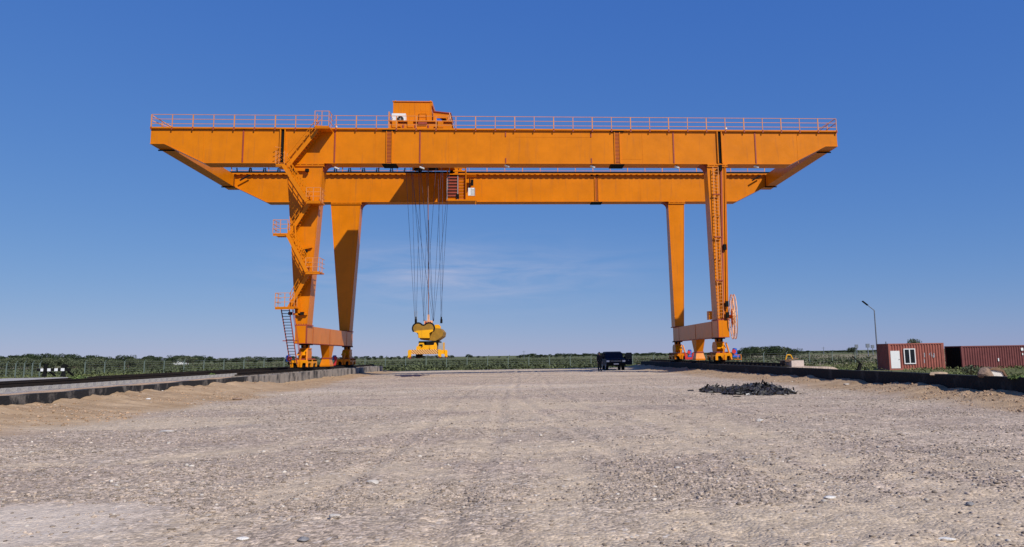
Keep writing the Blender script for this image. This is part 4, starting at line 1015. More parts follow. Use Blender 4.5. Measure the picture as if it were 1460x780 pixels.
# distant poles and masts
def mast(px, py, D, label, lamp=False):
    p = bY(px, py, D); g = hz(p.x, D); b = MB(); b.cyl((p.x, D, g), (p.x, D, p.z), .16, .10, 6)
    if lamp: b.box(p.x-.55, p.x+.55, D-.2, D+.2, p.z-.9, p.z+.3)
    else: b.box(p.x-.9, p.x+.9, D-.06, D+.06, p.z-.7, p.z-.55)
    tag(b.build('utility_pole', GALV, org=(p.x, D, g)), label, 'pole', None)
mast(747, 500, 420, 'thin utility pole on the horizon left of the parked car')
mast(1137, 495.5, 430, 'thin utility pole just right of the tall tree clump'); mast(1174, 494.5, 380, 'thin utility pole midway between tree clump and street lamp')
mast(1221, 492.5, 260, 'floodlight pole rising beside the lone dark tree', True); mast(1237, 491.5, 230, 'floodlight pole closest to the street lamp, second from it', True); mast(1244, 493, 270, 'small floodlight pole immediately left of the street lamp', True)
mast(1263, 487, 150, 'thin pole sticking up above the left end of the window container')
# pale roofed building far left
p = bY(248, 517, 360); g = hz(p.x, 360); bl = thing('farm_building', 'tiny white building among the distant trees on the left', 'building', (p.x, 360, g))
b = MB(); b.box(p.x-4, p.x+4, 360, 366, g, g+1.7); b.build('wall', WHITE, bl); b = MB(); b.prism([(p.x-4.4, g+1.7), (p.x+4.4, g+1.7), (p.x+4, g+2.3), (p.x-4, g+2.3)], 'y', 359.7, 366.3); b.build('roof', GREY, bl)

# crops, grass
def scatter(name, n, region, size, hmax, material, label, cat, quads=7, dens=None):
    P_ = []
    while len(P_) < n:
        x = rng.uniform(region[0], region[1], n); u = rng.random(n); y = region[2]*(region[3]/region[2])**u
        k = rng.random(n) < (dens(x, y) if dens else np.ones(n)); P_ += list(zip(x[k], y[k]))
    P_ = np.array(P_[:n]); z = field_h(P_[:, 0], P_[:, 1]); hh = hmax*(.35+.65*fbm(P_[:, 0]*.6, P_[:, 1], .25, 4, 71))
    pts = np.repeat(np.stack([P_[:, 0], P_[:, 1], z], 1), quads, 0); q = len(pts)
    pts = pts+rng.normal(size=(q, 3))*np.array([size*1.3, size*1.3, 0]); pts[:, 2] += rng.random(q)*np.repeat(hh, quads)
    me = leaf_mesh(name, pts, np.tile([0, 0, 1.], (q, 1)), size, material); o = bpy.data.objects.new(name, me); COL.objects.link(o)
    tag(o, label, cat, kind='stuff')
CROP = mat('crop_leaf', (.070, .082, .038), rough=.85, var=.35, scale=.15, island=.45, spec=.2)
GRS = mat('grass_blades', (.135, .150, .058), rough=.9, var=.35, scale=.2, island=.4, spec=.2)
inyard = lambda x, y: ~((x > -24.5) & (x < 22) & (y < 97.5))
scatter('crop_plants', 17000, (-120, 125, 99, 290), .17, .85, CROP, 'dense dark green crop rows in the field behind the fence', 'crops', 7, lambda x, y: np.where(x < 26, np.where(x < -28, .25, 1.), .25)*sstep(99, 101, y)*(1-.8*sstep(60, 90, x)))
scatter('grass', 16000, (-95, 70, 28, 108), .10, .38, GRS, 'dry green grass beside the track beds and along the fence', 'grass', 7, lambda x, y: inyard(x, y)*np.where(x > 0, np.where((x > 24) | (y > 98), 1, 0), 1)*(.25+.9*(fbm(x, y, .2, 3, 73) > .5)))

# ================================================================== RIGHT SIDE OBJECTS
CONT = mat('container_red', (.31, .098, .072), rough=.6, var=.16, scale=1.4, bump=.15, bscale=6, spec=.3)
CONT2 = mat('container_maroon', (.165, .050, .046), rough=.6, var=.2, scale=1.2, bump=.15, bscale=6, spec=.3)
def container(name, label, origin, rz, m_, openings=None, door=True, Lc=6.06):
    o = thing(name, label, 'container', origin); H, W = 2.59, 2.44
    def P3(b, nm, mt, par=o):
        ob = b.build(nm, mt, par, org=ORG[o.name]) if par is o else b.build(nm, mt, par)
        return ob
    ox, oy, oz = origin
    def corr(length, at, fixed, h0, h1, flip, holes=()):
        """trapezoid corrugated sheet along x"""
        b = MB(); p_ = .278; x = .16; pts = []
        while x < length-.16:
            for dx, dy in ((0, 0), (.07, 0), (.139, .075), (.209, .075)):
                if x+dx < length-.16: pts.append((x+dx, dy))
            x += p_
        pts.append((length-.16, 0))
        def quad(xa, ya_, xb, yb_, z0, z1):
            v = []
            for (xx, yy, zz) in ((xa, ya_, z0), (xb, yb_, z0), (xb, yb_, z1), (xa, ya_, z1)):
                v.append((ox+xx, oy+fixed+yy, oz+zz) if at == 'y' else (ox+fixed+yy, oy+xx, oz+zz))
            b.add(v, [(0, 1, 2, 3)], False)
        for (xa, ya_), (xb, yb_) in zip(pts[:-1], pts[1:]):
            if flip: ya_, yb_ = -ya_, -yb_
            zs_ = [(h0, h1)]
            for (a, c, z0, z1) in holes:
                if xb > a and xa < c: zs_ = [(h0, z0), (z1, h1)] if z0 > h0 else [(z1, h1)]
            for z0, z1 in zs_: quad(xa, ya_, xb, yb_, z0, z1)
        return b
    holes = openings or ()
    P3(corr(Lc, 'y', .02, .15, H-.10, False, holes), 'side_panel', m_); P3(corr(Lc, 'y', W-.02, .15, H-.10, True), 'side_panel', m_)
    P3(corr(W, 'x', .02, .15, H-.10, False), 'end_panel', m_ if door else BLACK)  # door off: end panel painted black, its deep shade put into the colour
    b = MB(); b.box(ox+Lc-.05, ox+Lc-.01, oy+.16, oy+W-.16, oz+.15, oz+H-.1); P3(b, 'end_panel', m_)
    b = MB(); b.box(ox+.02, ox+Lc-.02, oy+.02, oy+W-.02, oz+H-.06, oz+H-.03); P3(b, 'roof', m_)
    b = MB()
    for x in (0, Lc-.16):
        for y in (0, W-.16): b.box(ox+x, ox+x+.16, oy+y, oy+y+.16, oz, oz+H)
    for z0, z1 in ((0, .15), (H-.11, H-.003)):
        for y in (.01, W-.07): b.box(ox+.16, ox+Lc-.16, oy+y, oy+y+.06, oz+z0, oz+z1)
        for x in (.01, Lc-.07): b.box(ox+x, ox+x+.06, oy+.16, oy+W-.16, oz+z0, oz+z1)
    b.box(ox+.1, ox+Lc-.1, oy+.1, oy+W-.1, oz+.08, oz+.14)
    P3(b, 'frame', m_)
    o.rotation_euler = (0, 0, rz); return o
p = bY(1266, 490, 73); pe = bY(1358, 491.5, 73); cx0 = p.x; cz0 = p.z-2.59
def fx(px): return bY(px, 510, 73).x-cx0
def fz(px, py): return bY(px, py, 73).z-cz0
dx0, dx1, dz1 = fx(1270), fx(1283), fz(1276, 500.3); wx0_, wx1_, wz0, wz1 = fx(1289), fx(1305.5), fz(1297, 519), fz(1297, 497)
c1 = container('shipping_container', 'red shipping container with white door and window beside the street lamp', (cx0, 73.0, cz0), 0, CONT, ((dx0, dx1, 0, dz1), (wx0_, wx1_, wz0, wz1)), Lc=fx(1347))
b = MB(); b.box(cx0+dx0, cx0+dx1, 72.99, 73.05, cz0+.17, cz0+dz1); dr = b.build('door', WHITE, c1)
b = MB(); b.box(cx0+dx1-.12, cx0+dx1-.07, 72.94, 72.988, cz0+1.0, cz0+1.06); b.build('handle', BLACK, dr)
b = MB(); xa, xb = cx0+wx0_, cx0+wx1_; za, zb2 = cz0+wz0, cz0+wz1
for r4 in ((xa, xb, za, za+.09), (xa, xb, zb2-.09, zb2), (xa, xa+.09, za+.09, zb2-.09), (xb-.09, xb, za+.09, zb2-.09), ((xa+xb)/2-.05, (xa+xb)/2+.05, za+.09, zb2-.09)): b.box(r4[0], r4[1], 72.97, 73.06, r4[2], r4[3])
wi = b.build('window_frame', WHITE, c1); b = MB(); b.box(xa+.09, (xa+xb)/2-.05, 73.01, 73.03, za+.09, zb2-.09); b.build('pane', GLASS, wi); b = MB(); b.box((xa+xb)/2+.05, xb-.09, 73.01, 73.03, za+.09, zb2-.09); b.build('pane', GLASS, wi)
b = MB()
for i in range(7):
    xx = cx0+fx(1316)+rs.uniform(0, 1.2); zz = cz0+fz(1330, 515)+rs.uniform(-.3, .6); b.box(xx, xx+rs.uniform(.03, .09), 73.012, 73.018, zz, zz+rs.uniform(.15, .5))
b.build('paint_smear', GREY, c1)
q0, q1 = bY(1370, 493.3, 72.1), bY(1346.5, 493.3, 74.5); ang = math.atan2(-(q1.x-q0.x), 2.4)
c2 = container('shipping_container', 'maroon shipping container at the right edge with its end painted black as deep shade', (q0.x, q0.y, q0.z-2.59), ang, CONT2, None, False, 7.4)
b = MB(); b.box(q0.x+4.0, q0.x+4.12, q0.y-.012, q0.y-.004, q0.z-1.55, q0.z-1.25); b.build('notice', WHITE, c2)
b = MB(); b.box(q0.x+6.72, q0.x+6.98, q0.y-.012, q0.y-.003, q0.z-.55, q0.z-.28); b.box(q0.x+6.80, q0.x+6.92, q0.y-.012, q0.y-.003, q0.z-1.0, q0.z-.8); b.build('marking', WHITE, c2)
# mound of rubble and grass on the bed in front of the containers
SANDM = mat('sand_heap', (.42, .30, .19), rough=.95, var=.25, scale=2.5, bump=.8, bscale=9)
WOOD = mat('weathered_wood', (.17, .10, .06), rough=.9, var=.4, scale=6, streak=(1, 6, 1))
def rock(name, label, px, py, w_, h_, D=None, z=0, m_=None, seed=0, cat='rock', dpt=.8):
    p = bZ(px, py, z) if D is None else bY(px, py, D); bm = bmesh.new(); bmesh.ops.create_icosphere(bm, subdivisions=3, radius=1); r = random.Random(seed+int(px))
    ax = [(Vector((r.gauss(0, 1), r.gauss(0, 1), r.gauss(0, 1))).normalized(), r.uniform(.55, .9)) for _ in range(9)]
    for v in bm.verts:
        for d_, k in ax:
            t_ = v.co.dot(d_)
            if t_ > k: v.co -= d_*(t_-k)*.85
        v.co = Vector((v.co.x*w_/2, v.co.y*w_*dpt/2, v.co.z*h_*.55+h_*.30))
    me = bpy.data.meshes.new(name); bm.to_mesh(me); bm.free(); me.materials.append(m_); o = bpy.data.objects.new(name, me); COL.objects.link(o)
    yz = float(yard_h(np.array([[p.x]]), np.array([[p.y]]))[0, 0]) if z == 0 else z
    o.location = (p.x, p.y, yz); o.rotation_euler = (0, 0, r.uniform(-.3, .3)); tag(o, label, cat); return o
STONE = mat('pale_stone', (.50, .45, .39), rough=.9, var=.25, scale=8, bump=.5, bscale=25); STB = mat('brown_stone', (.24, .16, .11), rough=.95, var=.3, scale=8, bump=.5, bscale=25)
STW = mat('white_stone', (.66, .62, .56), rough=.9, var=.12, scale=8, bump=.4, bscale=25); STG = mat('grey_stone', (.20, .19, .19), rough=.9, var=.3, scale=8, bump=.5)
rock('rock', 'pale stone lying at the foot of the black wall, below the red container', 1307, 555, .26, .13, m_=STONE)
rock('rock', 'flat pale stone at the sand edge under the leaning black post', 1207, 553, .26, .07, m_=STONE)
rock('rock', 'small white stone on the sand near the left edge of the yard', 211, 578, .22, .07, m_=STW)
rock('rock', 'brown clod on the gravel in front of the left wall', 338, 569.5, .40, .10, m_=STB)
rock('rock', 'long flat pale stone on the left of the gravel yard', 237, 616, .42, .05, m_=STONE, dpt=.5)
rock('rock', 'rounded pale stone left of centre in the foreground', 531, 690, .17, .07, m_=STONE)
rock('rock', 'pale flat stone at the very bottom of the picture, left of centre', 345, 770, .12, .035, m_=STW, dpt=.5)
rock('rock', 'angular grey stone at the bottom edge below the spreader', 432, 771, .11, .045, m_=STG)
rock('rock', 'wedge shaped pale stone in the foreground below the spreader', 477, 742, .14, .06, m_=STONE)
rock('rock', 'flat white stone in the right foreground', 1183, 708, .16, .04, m_=STW, dpt=.6)
rock('rock', 'dark stone near the right corner of the foreground', 1383, 720, .09, .05, m_=STG)
rock('rock', 'pale stone in the right foreground beside the bottom edge', 1350, 765, .16, .035, m_=STW, dpt=.5)
rock('rock', 'whitish stone on the gravel in front of the dark scrap heap', 1083, 600, .20, .08, m_=STONE)
# things lying on the right bed
rock('rubble_heap', 'brown earth clod next to the white slab before the maroon container', 1405, 531.5, .62, .36, D=23.6, z=.66, m_=STB, cat='rubble')
o = rock('rubble_heap', 'low heap of sand on the wall top before the black-painted container end', 1338, 535, .9, .16, D=26.5, z=.64, m_=SANDM, cat='sand heap')
sb = thing('broken_slab', 'broken white slab with a brown sheet folded over it, by the maroon container', 'slab', (bY(1422, 531, 23.6).x, 23.6, .66))
x0, x1 = bY(1410, 531, 23.6).x, bY(1431, 531, 23.6).x; zt = bY(1420, 527.5, 23.6).z
b = MB(); b.prism([(x0, .60), (x1, .60), (x1-.03, zt-.04), (x0+.04, zt)], 'y', 23.6, 23.9); b.build('slab', STW, sb)
b = MB(); zt2 = bY(1420, 523.5, 23.6).z; pts = [(x0-.02, zt+.01), (x0+.10, zt2-.01), ((x0+x1)/2, zt2), (x1-.02, zt-.0), (x1+.10, .64), (x1+.06, .62), (x1-.06, zt-.05), (x0+.1, zt+.012)]; b.prism(pts, 'y', 23.55, 24.1); b.build('sheet', WOOD, sb)
# crate-like concrete block with boards
xl, xm, xr = bY(1113.5, 515, 46.4).x, bY(1128.5, 515, 45.4).x, bY(1146, 515, 45.6).x; zt = bY(1137, 514, 45.5).z
blk = thing('concrete_block', 'pale square concrete block with weathered boards on top behind the black wall', 'block', ((xl+xr)/2, 45.8, .64))
b = MB(); b.loft([(xm, 45.4, .5), (xr, 45.6, .5), (xr, 46.5, .5), (xm-.2, 46.5, .5)], [(xm, 45.4, zt), (xr, 45.6, zt), (xr, 46.5, zt), (xm-.2, 46.5, zt)]); b.build('block', mat('pink_concrete', (.52, .42, .36), rough=.9, bump=.4), blk)
b = MB(); b.box(xl, xm-.02, 46.2, 46.6, .5, zt-.06); b.build('side_panel', WOOD, blk)
b = MB(); b.box(xl-.05, xm+.15, 45.5, 46.7, zt-.05, zt+.02); b.beam((xm-.2, 45.6, zt+.03), (xr-.25, 46.1, zt+.12), .3, .05); b.build('board', WOOD, blk)
b = MB(); a = bY(1120, 513, 45.7); c = bY(1122, 506, 45.7); d = bY(1127, 506, 45.7); e = bY(1130, 512, 45.7); b.tube([a, c, d, e], .035, 6); b.build('bent_strap', YELLOW, blk)
# leaning black post
a = bY(1215, 508, 47); c = bY(1228, 519, 47); d = bY(1221, 529, 47); lp = thing('leaning_post', 'thin black bar leaning on a short thick foot right of the concrete block', 'post', (d.x, 47, d.z))
b = MB(); b.beam(a, c, .06, .06); b.build('bar', BLACK, lp); b = MB(); b.beam(c+Vector((0, .1, .02)), d-Vector((0, -.1, .4)), .20, .16); b.build('foot', BLACK, lp)
# street lamp
pl0 = bY(1250, 500, 77); top = bY(1246.5, 442.5, 77); arm = bY(1235.5, 434, 77); tip = bY(1232.8, 431.8, 77)
lamp = thing('street_lamp', 'tall grey street lamp with angled head beside the red container', 'street lamp', (top.x, 77, -.5))
b = MB(); b.cyl((top.x, 77, -.6), (top.x, 77, top.z), .085, .055, 10); b.cyl((top.x, 77, top.z), arm, .045, .04, 8); b.build('pole', GALV, lamp)
b = MB(); d_ = (arm-Vector((top.x, 77, top.z))).normalized(); b.beam(arm-d_*.15, arm+d_*.55, .26, .09); b.build('lamp_head', BLACK, lamp)

# dark scrap heap
SCR = mat('black_scrap', (.022, .020, .019), rough=.5, var=.5, scale=9, island=.4, col2=(.05, .043, .037))
hp_ = thing('scrap_heap', 'low black heap of tangled netting and scrap on the gravel by the right wall', 'scrap heap', (9.5, 29.2, 0))
def hh_(x, y):
    e_ = .9*(fbm(x, y, 1.1, 4, 83)-.5); a = .30*np.clip(1-((x-9.55)/1.38)**2-((y-29.4)/2.1)**2+e_, 0, 1)**.8; c = .17*np.clip(1-((x-8.15)/.50)**2-((y-30.9)/1.0)**2+e_, 0, 1)**.8
    return np.maximum(a, c)
gx_, gy_ = np.meshgrid(np.arange(7.4, 11.4, .05), np.arange(26.9, 32.4, .08)); hv = hh_(gx_, gy_)
zz = hv*(.55+.9*fbm(gx_, gy_, 3.5, 4, 81))+.0; vs_ = []; fs_ = []; idx = {}
for j in range(gx_.shape[0]-1):
    for i in range(gx_.shape[1]-1):
        if hv[j:j+2, i:i+2].min() > .01:
            f_ = []
            for (jj, ii) in ((j, i), (j, i+1), (j+1, i+1), (j+1, i)):
                if (jj, ii) not in idx: idx[(jj, ii)] = len(vs_); vs_.append((gx_[jj, ii]+rs.uniform(-.015, .015), gy_[jj, ii], zz[jj, ii]+rs.uniform(-.03, .03)))
                f_.append(idx[(jj, ii)])
            fs_.append(tuple(f_))
b = MB(); b.add(vs_, fs_, False); b.build('heap', SCR, hp_)
b = MB(); b2 = MB()
for i in range(1050):
    x = rs.uniform(7.5, 11.2); y = rs.uniform(27, 32.1); h = float(hh_(np.array([x]), np.array([y]))[0])
    if h < .02 and rs.random() > .05: continue
    z = h*rs.uniform(.6, 1.12)+.01; a = Vector((rs.gauss(0, 1), rs.gauss(0, 1), rs.gauss(0, .45))).normalized(); c = a.cross(Vector((rs.gauss(0, 1), rs.gauss(0, 1), rs.gauss(0, 1)))).normalized()
    l_, w2 = rs.uniform(.06, .26), rs.uniform(.015, .06); p = Vector((x, y, z)); (b2 if rs.random() < .035 else b).add([p-a*l_-c*w2, p+a*l_-c*w2*.6, p+a*l_+c*w2, p-a*l_+c*w2*.5], [(0, 1, 2, 3)], False)
o = b.build('shreds', SCR, hp_); o['kind'] = 'stuff'; o = b2.build('pale_shreds', mat('pale_plastic', (.42, .40, .38), rough=.6), hp_); o['kind'] = 'stuff'
p = bZ(1128, 560, 0); b = MB(); b.add([(p.x-.28, p.y, .02), (p.x-.12, p.y+.1, .20), (p.x+.22, p.y+.05, .03), (p.x+.05, p.y-.15, .015), (p.x-.1, p.y+.3, .02)], [(0, 1, 3), (1, 2, 3), (1, 4, 2), (0, 4, 1)], False); b.build('torn_sheet', STONE, hp_)

# ================================================================== LEFT SIDE: buffer board
by_ = 41.0; bz = bY(64, 536, by_).z
bb = thing('buffer_stop', 'black and white striped buffer board on two black posts at the left', 'buffer stop', (bY(77, 536, by_).x, by_, bz))
xa, xb = bY(53, 527, by_).x, bY(101, 527, by_).x; z0, z1 = bY(77, 529.2, by_).z, bY(77, 525.2, by_).z
cols = [(0, .12, 0), (.12, .20, 1), (.20, .32, 0), (.32, .42, 1), (.42, .53, 0), (.53, .63, 1), (.63, .72, 0), (.72, .83, 1), (.83, 1, 0)]
b = MB()
for a, c, k in cols: b.cur = k; b.box(xa+(xb-xa)*a, xa+(xb-xa)*c, by_-.06, by_, z0, z1)
b.build('board', [BLACK, WHITE], bb)
for px in (64, 90.5):
    xc = bY(px, 530, by_).x; b = MB(); b.box(xc-.05, xc+.05, by_+.003, by_+.10, bz-.05, bY(px, 519, by_).z)
    b.prism([(xc-.13, bz-.05), (xc+.14, bz-.05), (xc+.05, z0-.002), (xc-.05, z0-.002)], 'y', by_-.05, by_+.002); b.beam((xc, by_+.1, z1), (xc, by_+.9, bz-.02), .07, .07); b.build('post', BLACK, bb)
b = MB(); xc = bY(90.5, 530, by_).x; b.box(xc-.11, xc+.11, by_+.0, by_+.2, bY(90, 524, by_).z, bY(90, 520, by_).z); b.build('lamp_box', BLACK, bb)
def plant(name, label, p, r_, h_, n, k):
    c = rng.normal(size=(n, 3)); c /= np.linalg.norm(c, axis=1)[:, None]; q = np.array([p[0], p[1], p[2]])+c*np.array([r_, r_, h_*.5])*(rng.random(n)**.4)[:, None]+np.array([0, 0, h_*.5])
    me = leaf_mesh(name, q-np.array(p), c, .045, LEAF[k]); o = bpy.data.objects.new(name, me); COL.objects.link(o); o.location = p; tag(o, label, 'plant')
p = bZ(110, 548, .62); plant('weed', 'yellow green weed growing beside the sleepers below the buffer board', tuple(p), .45, .42, 420, 2)
p = bZ(300, 537, .62); plant('weed', 'small green weed on the sleepers in the middle of the left track', tuple(p), .35, .2, 200, 2)
p = bY(1388, 532, 26.5); plant('weed', 'dark weeds on the wall top in front of the maroon container', (p.x, 26.5, .64), .42, .34, 420, 0)
p = bY(1452, 537, 22); plant('weed', 'low grass tuft on the wall top at the right edge', (p.x, 22, .64), .30, .10, 260, 2)
for i, px in enumerate((1178, 1198)):
    p = bY(px, 523, 60); plant('weed', ('low green weed behind the black wall left of the leaning post', 'green weed clump behind the black wall touching the leaning post')[i], (p.x, 60, -.45), 1.1, .75, 500, 2)

# ================================================================== PARKED CAR with open door
CAR = mat('dark_blue_car_paint', (.010, .014, .030), rough=.6, spec=.12); TYRE = mat('tyre_rubber', (.012, .012, .012), rough=.85)
cx, cy, cz = 10.15, 74.2, 0.02
car = thing('parked_car', 'dark blue off-road car facing the camera with its door open', 'car', (cx, cy, 0))
prof = [(0, .45), (-.02, .62), (.02, .95), (.10, 1.06), (1.05, 1.14), (1.62, 1.72), (1.9, 1.80), (4.0, 1.80), (4.35, 1.55), (4.4, .95), (4.4, .45)]
def section(y, zt):
    w_ = .93 if zt < 1.2 else .93-.17*(zt-1.2)/.6
    return w_
b = MB(); n = len(prof)
secs = []
for (y, z) in prof:
    secs.append((y, z, section(y, z)))
v = []; f = []
for (y, z, w_) in secs: v += [(cx-w_, cy+y, z), (cx-w_*.86, cy+y+.0, z+.02), (cx+w_*.86, cy+y, z+.02), (cx+w_, cy+y, z)]
for i in range(n-1):
    for k in range(3): f.append((i*4+k, i*4+k+1, (i+1)*4+k+1, (i+1)*4+k))
lo_ = len(v)
for s in (-1, 1):
    base = len(v); ring = [(cx+s*w_, cy+y, z) for (y, z, w_) in secs]; v += ring
    belt = [i for i in range(n)]; f.append(tuple(base+i for i in belt))
b.add(v, f, False)
b.box(cx-.90, cx+.90, cy+.1, cy+4.3, .42, .50)
body = b.build('body', CAR, car)
b = MB(); b.add([(cx-.72, cy+1.10, 1.175), (cx+.72, cy+1.10, 1.175), (cx+.62, cy+1.57, 1.675), (cx-.62, cy+1.57, 1.675)], [(0, 1, 2, 3)], False); b.add([(cx-.72, cy+1.12, 1.16), (cx+.72, cy+1.12, 1.16), (cx+.62, cy+1.59, 1.66), (cx-.62, cy+1.59, 1.66)], [(0, 3, 2, 1)], False); b.build('windscreen', GLASS, car)
for s in (-1, 1):
    b = MB(); b.prism([(cy+1.25, 1.16), (cy+4.15, 1.16), (cy+3.9, 1.68), (cy+1.75, 1.68)], 'x', cx+s*.86, cx+s*.915); b.build('side_window', BLACK, car)
    b = MB(); b.box(cx+s*.78-.14, cx+s*.78+.14, cy-.05, cy+.03, .80, .97); b.build('headlight', WHITE if s < 2 else WHITE, car)
    b = MB(); b.box(min(cx+s*.95, cx+s*1.16), max(cx+s*.95, cx+s*1.16), cy+1.25, cy+1.35, 1.12, 1.32); b.build('wing_mirror', BLACK, car)
b = MB(); b.box(cx-.56, cx+.56, cy-.06, cy-.0, .80, .98)
gr = b.build('grille', BLACK, car); b = MB()
for k in range(3): b.box(cx-.54, cx+.54, cy-.085, cy-.062, .83+k*.055, .85+k*.055)
b.build('chrome_bar', GREY, gr)
b = MB(); b.box(cx-.92, cx+.92, cy-.16, cy+.1, .42, .70); bu = b.build('bumper', BLACK, car); b = MB(); b.box(cx-.24, cx+.24, cy-.18, cy-.162, .56, .66); b.build('licence_plate', WHITE, bu)
for (x, y) in ((-.80, .85), (.80, .85), (-.80, 3.5), (.80, 3.5)):
    b = MB(); b.cyl((cx+x-.12, cy+y, .37), (cx+x+.12, cy+y, .37), .38, n=24); wh = b.build('wheel', TYRE, car); s = 1 if x > 0 else -1
    b = MB(); b.cyl((cx+x+s*.121, cy+y, .37), (cx+x+s*.14, cy+y, .37), .22, n=18); b.build('rim', GREY, wh)
b = MB(); ex = cx+.95+.85; hy = cy+1.35     # front door swung out on the right of the picture
b.prism([(cx+.95, .50), (ex, .50), (ex, 1.12), (cx+.95, 1.12)], 'y', hy-.02, hy+.08)
for (a, c) in (((cx+.98, 1.12), (cx+1.25, 1.66)), ((cx+1.25, 1.66), (ex-.05, 1.66)), ((ex-.03, 1.66), (ex-.03, 1.10))): b.beam((a[0], hy+.03, a[1]), (c[0], hy+.03, c[1]), .06, .06)
dd = b.build('open_door', CAR, car); b = MB(); b.prism([(cx+1.04, 1.13), (ex-.06, 1.13), (ex-.06, 1.63), (cx+1.27, 1.63)], 'y', hy+.02, hy+.035); b.build('pane', GLASS, dd)
b = MB(); b.box(cx+1.4, cx+1.52, hy-.035, hy-.022, .92, .96); b.build('handle', GREY, dd)

# ================================================================== PERSON
SKIN = mat('skin', (.42, .24, .16), rough=.6); CLOTH = mat('dark_cloth', (.016, .017, .022), rough=.9); TROUS = mat('dark_trousers', (.020, .020, .024), rough=.9); HAIR = mat('black_hair', (.01, .009, .008), rough=.7)
def skin_obj(name, verts, edges, radii, material, parent, root=0, sub=2):
    me = bpy.data.meshes.new(name); me.from_pydata(verts, edges, []); o = bpy.data.objects.new(name, me); COL.objects.link(o); o.parent = parent; me.materials.append(material)
    sk = o.modifiers.new('skin', 'SKIN'); sk.use_smooth_shade = True
    if not me.skin_vertices: me.skin_vertices.new()
    for i, r_ in enumerate(radii): me.skin_vertices[0].data[i].radius = (r_, r_) if not isinstance(r_, tuple) else r_; me.skin_vertices[0].data[i].use_root = (i == root)
    s_ = o.modifiers.new('sub', 'SUBSURF'); s_.levels = sub; s_.render_levels = sub; return o
pp = bZ(855, 529.4, 0); man = thing('person', 'person in black clothes standing beside the parked car, arms hanging', 'person', (pp.x, pp.y, .0))
man.rotation_euler = (0, 0, .5)
V = [(0, 0, .93), (0, .01, 1.12), (0, .015, 1.32), (0, .01, 1.46), (0, 0, 1.54), (0, -.01, 1.62), (0, -.015, 1.72),
     (-.10, 0, .88), (-.11, -.02, .50), (-.12, .02, .10), (-.13, -.12, .035),
     (.10, 0, .88), (.12, -.03, .50), (.13, .01, .10), (.15, -.13, .035),
     (-.19, .01, 1.41), (-.25, .02, 1.13), (-.26, -.04, .88), (-.26, -.06, .80),
     (.19, .01, 1.41), (.25, .02, 1.13), (.25, -.06, .89), (.25, -.08, .81)]
Ed = [(0, 1), (1, 2), (2, 3), (3, 4), (4, 5), (5, 6), (0, 7), (7, 8), (8, 9), (9, 10), (0, 11), (11, 12), (12, 13), (13, 14), (3, 15), (15, 16), (16, 17), (17, 18), (3, 19), (19, 20), (20, 21), (21, 22)]
Rd = [.13, .12, .14, .09, .055, .085, .075, .085, .058, .040, .035, .085, .058, .040, .035, .055, .042, .030, .034, .055, .042, .030, .034]
# fingers and thumb are chains of the same continuous body
for hidx, sx_ in ((18, -1), (22, 1)):
    hx, hy_, hz_ = V[hidx]
    for k, (dy, ln) in enumerate(((-.030, .060), (-.010, .070), (.010, .065), (.030, .050))):
        i0 = len(V); V += [(hx, hy_+dy, hz_-.045), (hx-sx_*.008, hy_+dy, hz_-.045-ln*.55), (hx-sx_*.028, hy_+dy, hz_-.045-ln)]; Ed += [(hidx, i0), (i0, i0+1), (i0+1, i0+2)]; Rd += [.010, .009, .008]
    i0 = len(V); V += [(hx-sx_*.01, hy_-.045, hz_-.01), (hx-sx_*.015, hy_-.06, hz_-.055)]; Ed += [(hidx, i0), (i0, i0+1)]; Rd += [.011, .009]
skin_obj('body', V, Ed, Rd, SKIN, man)
skin_obj('jacket', [V[0], V[1], V[2], V[3], V[15], V[16], V[17], V[19], V[20], V[21]], [(0, 1), (1, 2), (2, 3), (3, 4), (4, 5), (5, 6), (3, 7), (7, 8), (8, 9)], [.165, .16, .17, .115, .080, .064, .052, .080, .064, .052], CLOTH, man)
skin_obj('trousers', [V[0], V[7], V[8], V[9], V[11], V[12], V[13]], [(0, 1), (1, 2), (2, 3), (0, 4), (4, 5), (5, 6)], [.15, .11, .085, .07, .11, .085, .07], TROUS, man)
for s, i in ((-1, 9), (1, 13)):
    x, y, z = V[i]; skin_obj('shoe', [(x, y+.03, .05), (x, y-.08, .045), (x, y-.19, .035)], [(0, 1), (1, 2)], [.05, .048, .035], HAIR, man, sub=1)
skin_obj('hair', [(0, .035, 1.66), (0, .02, 1.74), (0, -.03, 1.775)], [(0, 1), (1, 2)], [.088, .088, .065], HAIR, man)
def small(name, pts, m_):
    b = MB()
    for p_, r_ in pts: b.cyl((p_[0], p_[1]-r_, p_[2]), (p_[0], p_[1]+r_, p_[2]), r_*.5, r_, 8)
    me = b.build(name, m_); me.parent = man; return me
small('eye', [((-.032, -.095, 1.665), .010)], HAIR); small('eye', [((.032, -.095, 1.665), .010)], HAIR); small('nose', [((0, -.105, 1.635), .014)], SKIN); small('mouth', [((0, -.092, 1.595), .016)], RED)
small('ear', [((-.092, .0, 1.65), .018)], SKIN); small('ear', [((.092, .0, 1.65), .018)], SKIN)

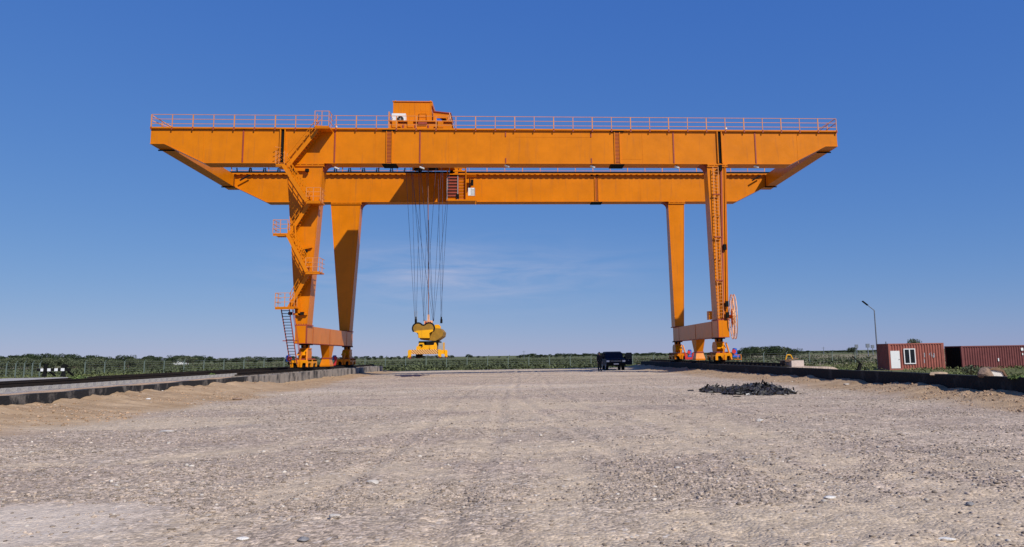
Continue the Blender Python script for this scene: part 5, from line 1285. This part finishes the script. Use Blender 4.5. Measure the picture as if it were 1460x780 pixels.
# ================================================================== LOOSE GRAVEL (uncountable)
ICO = None
bm = bmesh.new(); bmesh.ops.create_icosphere(bm, subdivisions=1, radius=1); ICOV = np.array([v.co[:] for v in bm.verts]); ICOF = np.array([[v.index for v in f.verts] for f in bm.faces]); bm.free()
GRV = mat('gravel_stones', (.24, .19, .15), rough=.9, var=.35, scale=1.2, island=.50, col2=(.45, .355, .27), spec=.2)
GRV.node_tree.nodes['Noise Texture'].inputs['Scale'].default_value = 1.2
def gravel(name, n, y0, y1, smin, smax, label, region=None, material=GRV, seed=5, sandy=.25):
    r = np.random.default_rng(seed); X = []; Y = []
    while len(X) < n:
        y = y0*(y1/y0)**r.random(n); x = (r.random(n)-.52)*1.62*y; x = x+.06*y
        ok = (x > WL+.2) & (x < WR-.2); d = fbm(x*.6, y, .55, 4, 91)
        ok &= r.random(n) < (sstep(.36, .66, d)*.9+.1)*(1-.75*fines_mask(x, y))
        ok &= r.random(n) < (1-sand_mask(x, y)*(1-sandy))*(1-.9*(np.hypot((x+5)/1.7, (y-7.9)/1.35) < 1))
        if region is not None: ok &= region(x, y)
        X += list(x[ok]); Y += list(y[ok])
    X = np.array(X[:n]); Y = np.array(Y[:n]); S = (smin*(smax/smin)**(r.random(n)**2.6))*(.8+.35*np.clip(Y/25, 0, 1.2))
    Z = yard_h(X, Y); sc = np.stack([S*(.8+.7*r.random(n)), S*(.7+.5*r.random(n)), S*(.35+.35*r.random(n))], 1)
    a = r.random(n)*6.28; v = ICOV[None]*(1+.28*(r.random((n, 12, 1))-.5)*2)*sc[:, None]
    x = v[..., 0]*np.cos(a)[:, None]-v[..., 1]*np.sin(a)[:, None]+X[:, None]; y = v[..., 0]*np.sin(a)[:, None]+v[..., 1]*np.cos(a)[:, None]+Y[:, None]; z = v[..., 2]+(Z+sc[:, 2]*.25)[:, None]
    V_ = np.stack([x, y, z], -1).reshape(-1, 3); Fc = (ICOF[None]+(np.arange(n)*12)[:, None, None]).reshape(-1, 3)
    me = bpy.data.meshes.new(name); me.vertices.add(len(V_)); me.vertices.foreach_set('co', V_.ravel().astype(np.float32)); me.loops.add(Fc.size); me.loops.foreach_set('vertex_index', Fc.ravel().astype(np.int32))
    me.polygons.add(len(Fc)); me.polygons.foreach_set('loop_start', (np.arange(len(Fc))*3).astype(np.int32)); me.polygons.foreach_set('loop_total', np.full(len(Fc), 3, np.int32)); me.update(calc_edges=True)
    me.materials.append(material); o = bpy.data.objects.new(name, me); COL.objects.link(o); tag(o, label, 'gravel', kind='stuff')
gravel('gravel_stones', 75000, 5.2, 75, .005, .032, 'loose grey and tan gravel scattered all over the yard')
CHIP = mat('white_chippings', (.50, .44, .37), rough=.9, var=.2, island=.3, spec=.2)
gravel('white_chippings', 1800, 6, 60, .008, .042, 'sparse whitish stone chippings lying on the gravel', material=CHIP, seed=8, sandy=.5)
CLOD = mat('sand_clods', (.36, .24, .15), rough=.95, var=.3, island=.3, spec=.1)
gravel('sand_clods', 4200, 14, 70, .010, .05, 'crumbly sand clods heaped along both walls', material=CLOD, seed=9, sandy=1.0, region=lambda x, y: (sand_mask(x, y) > .4))
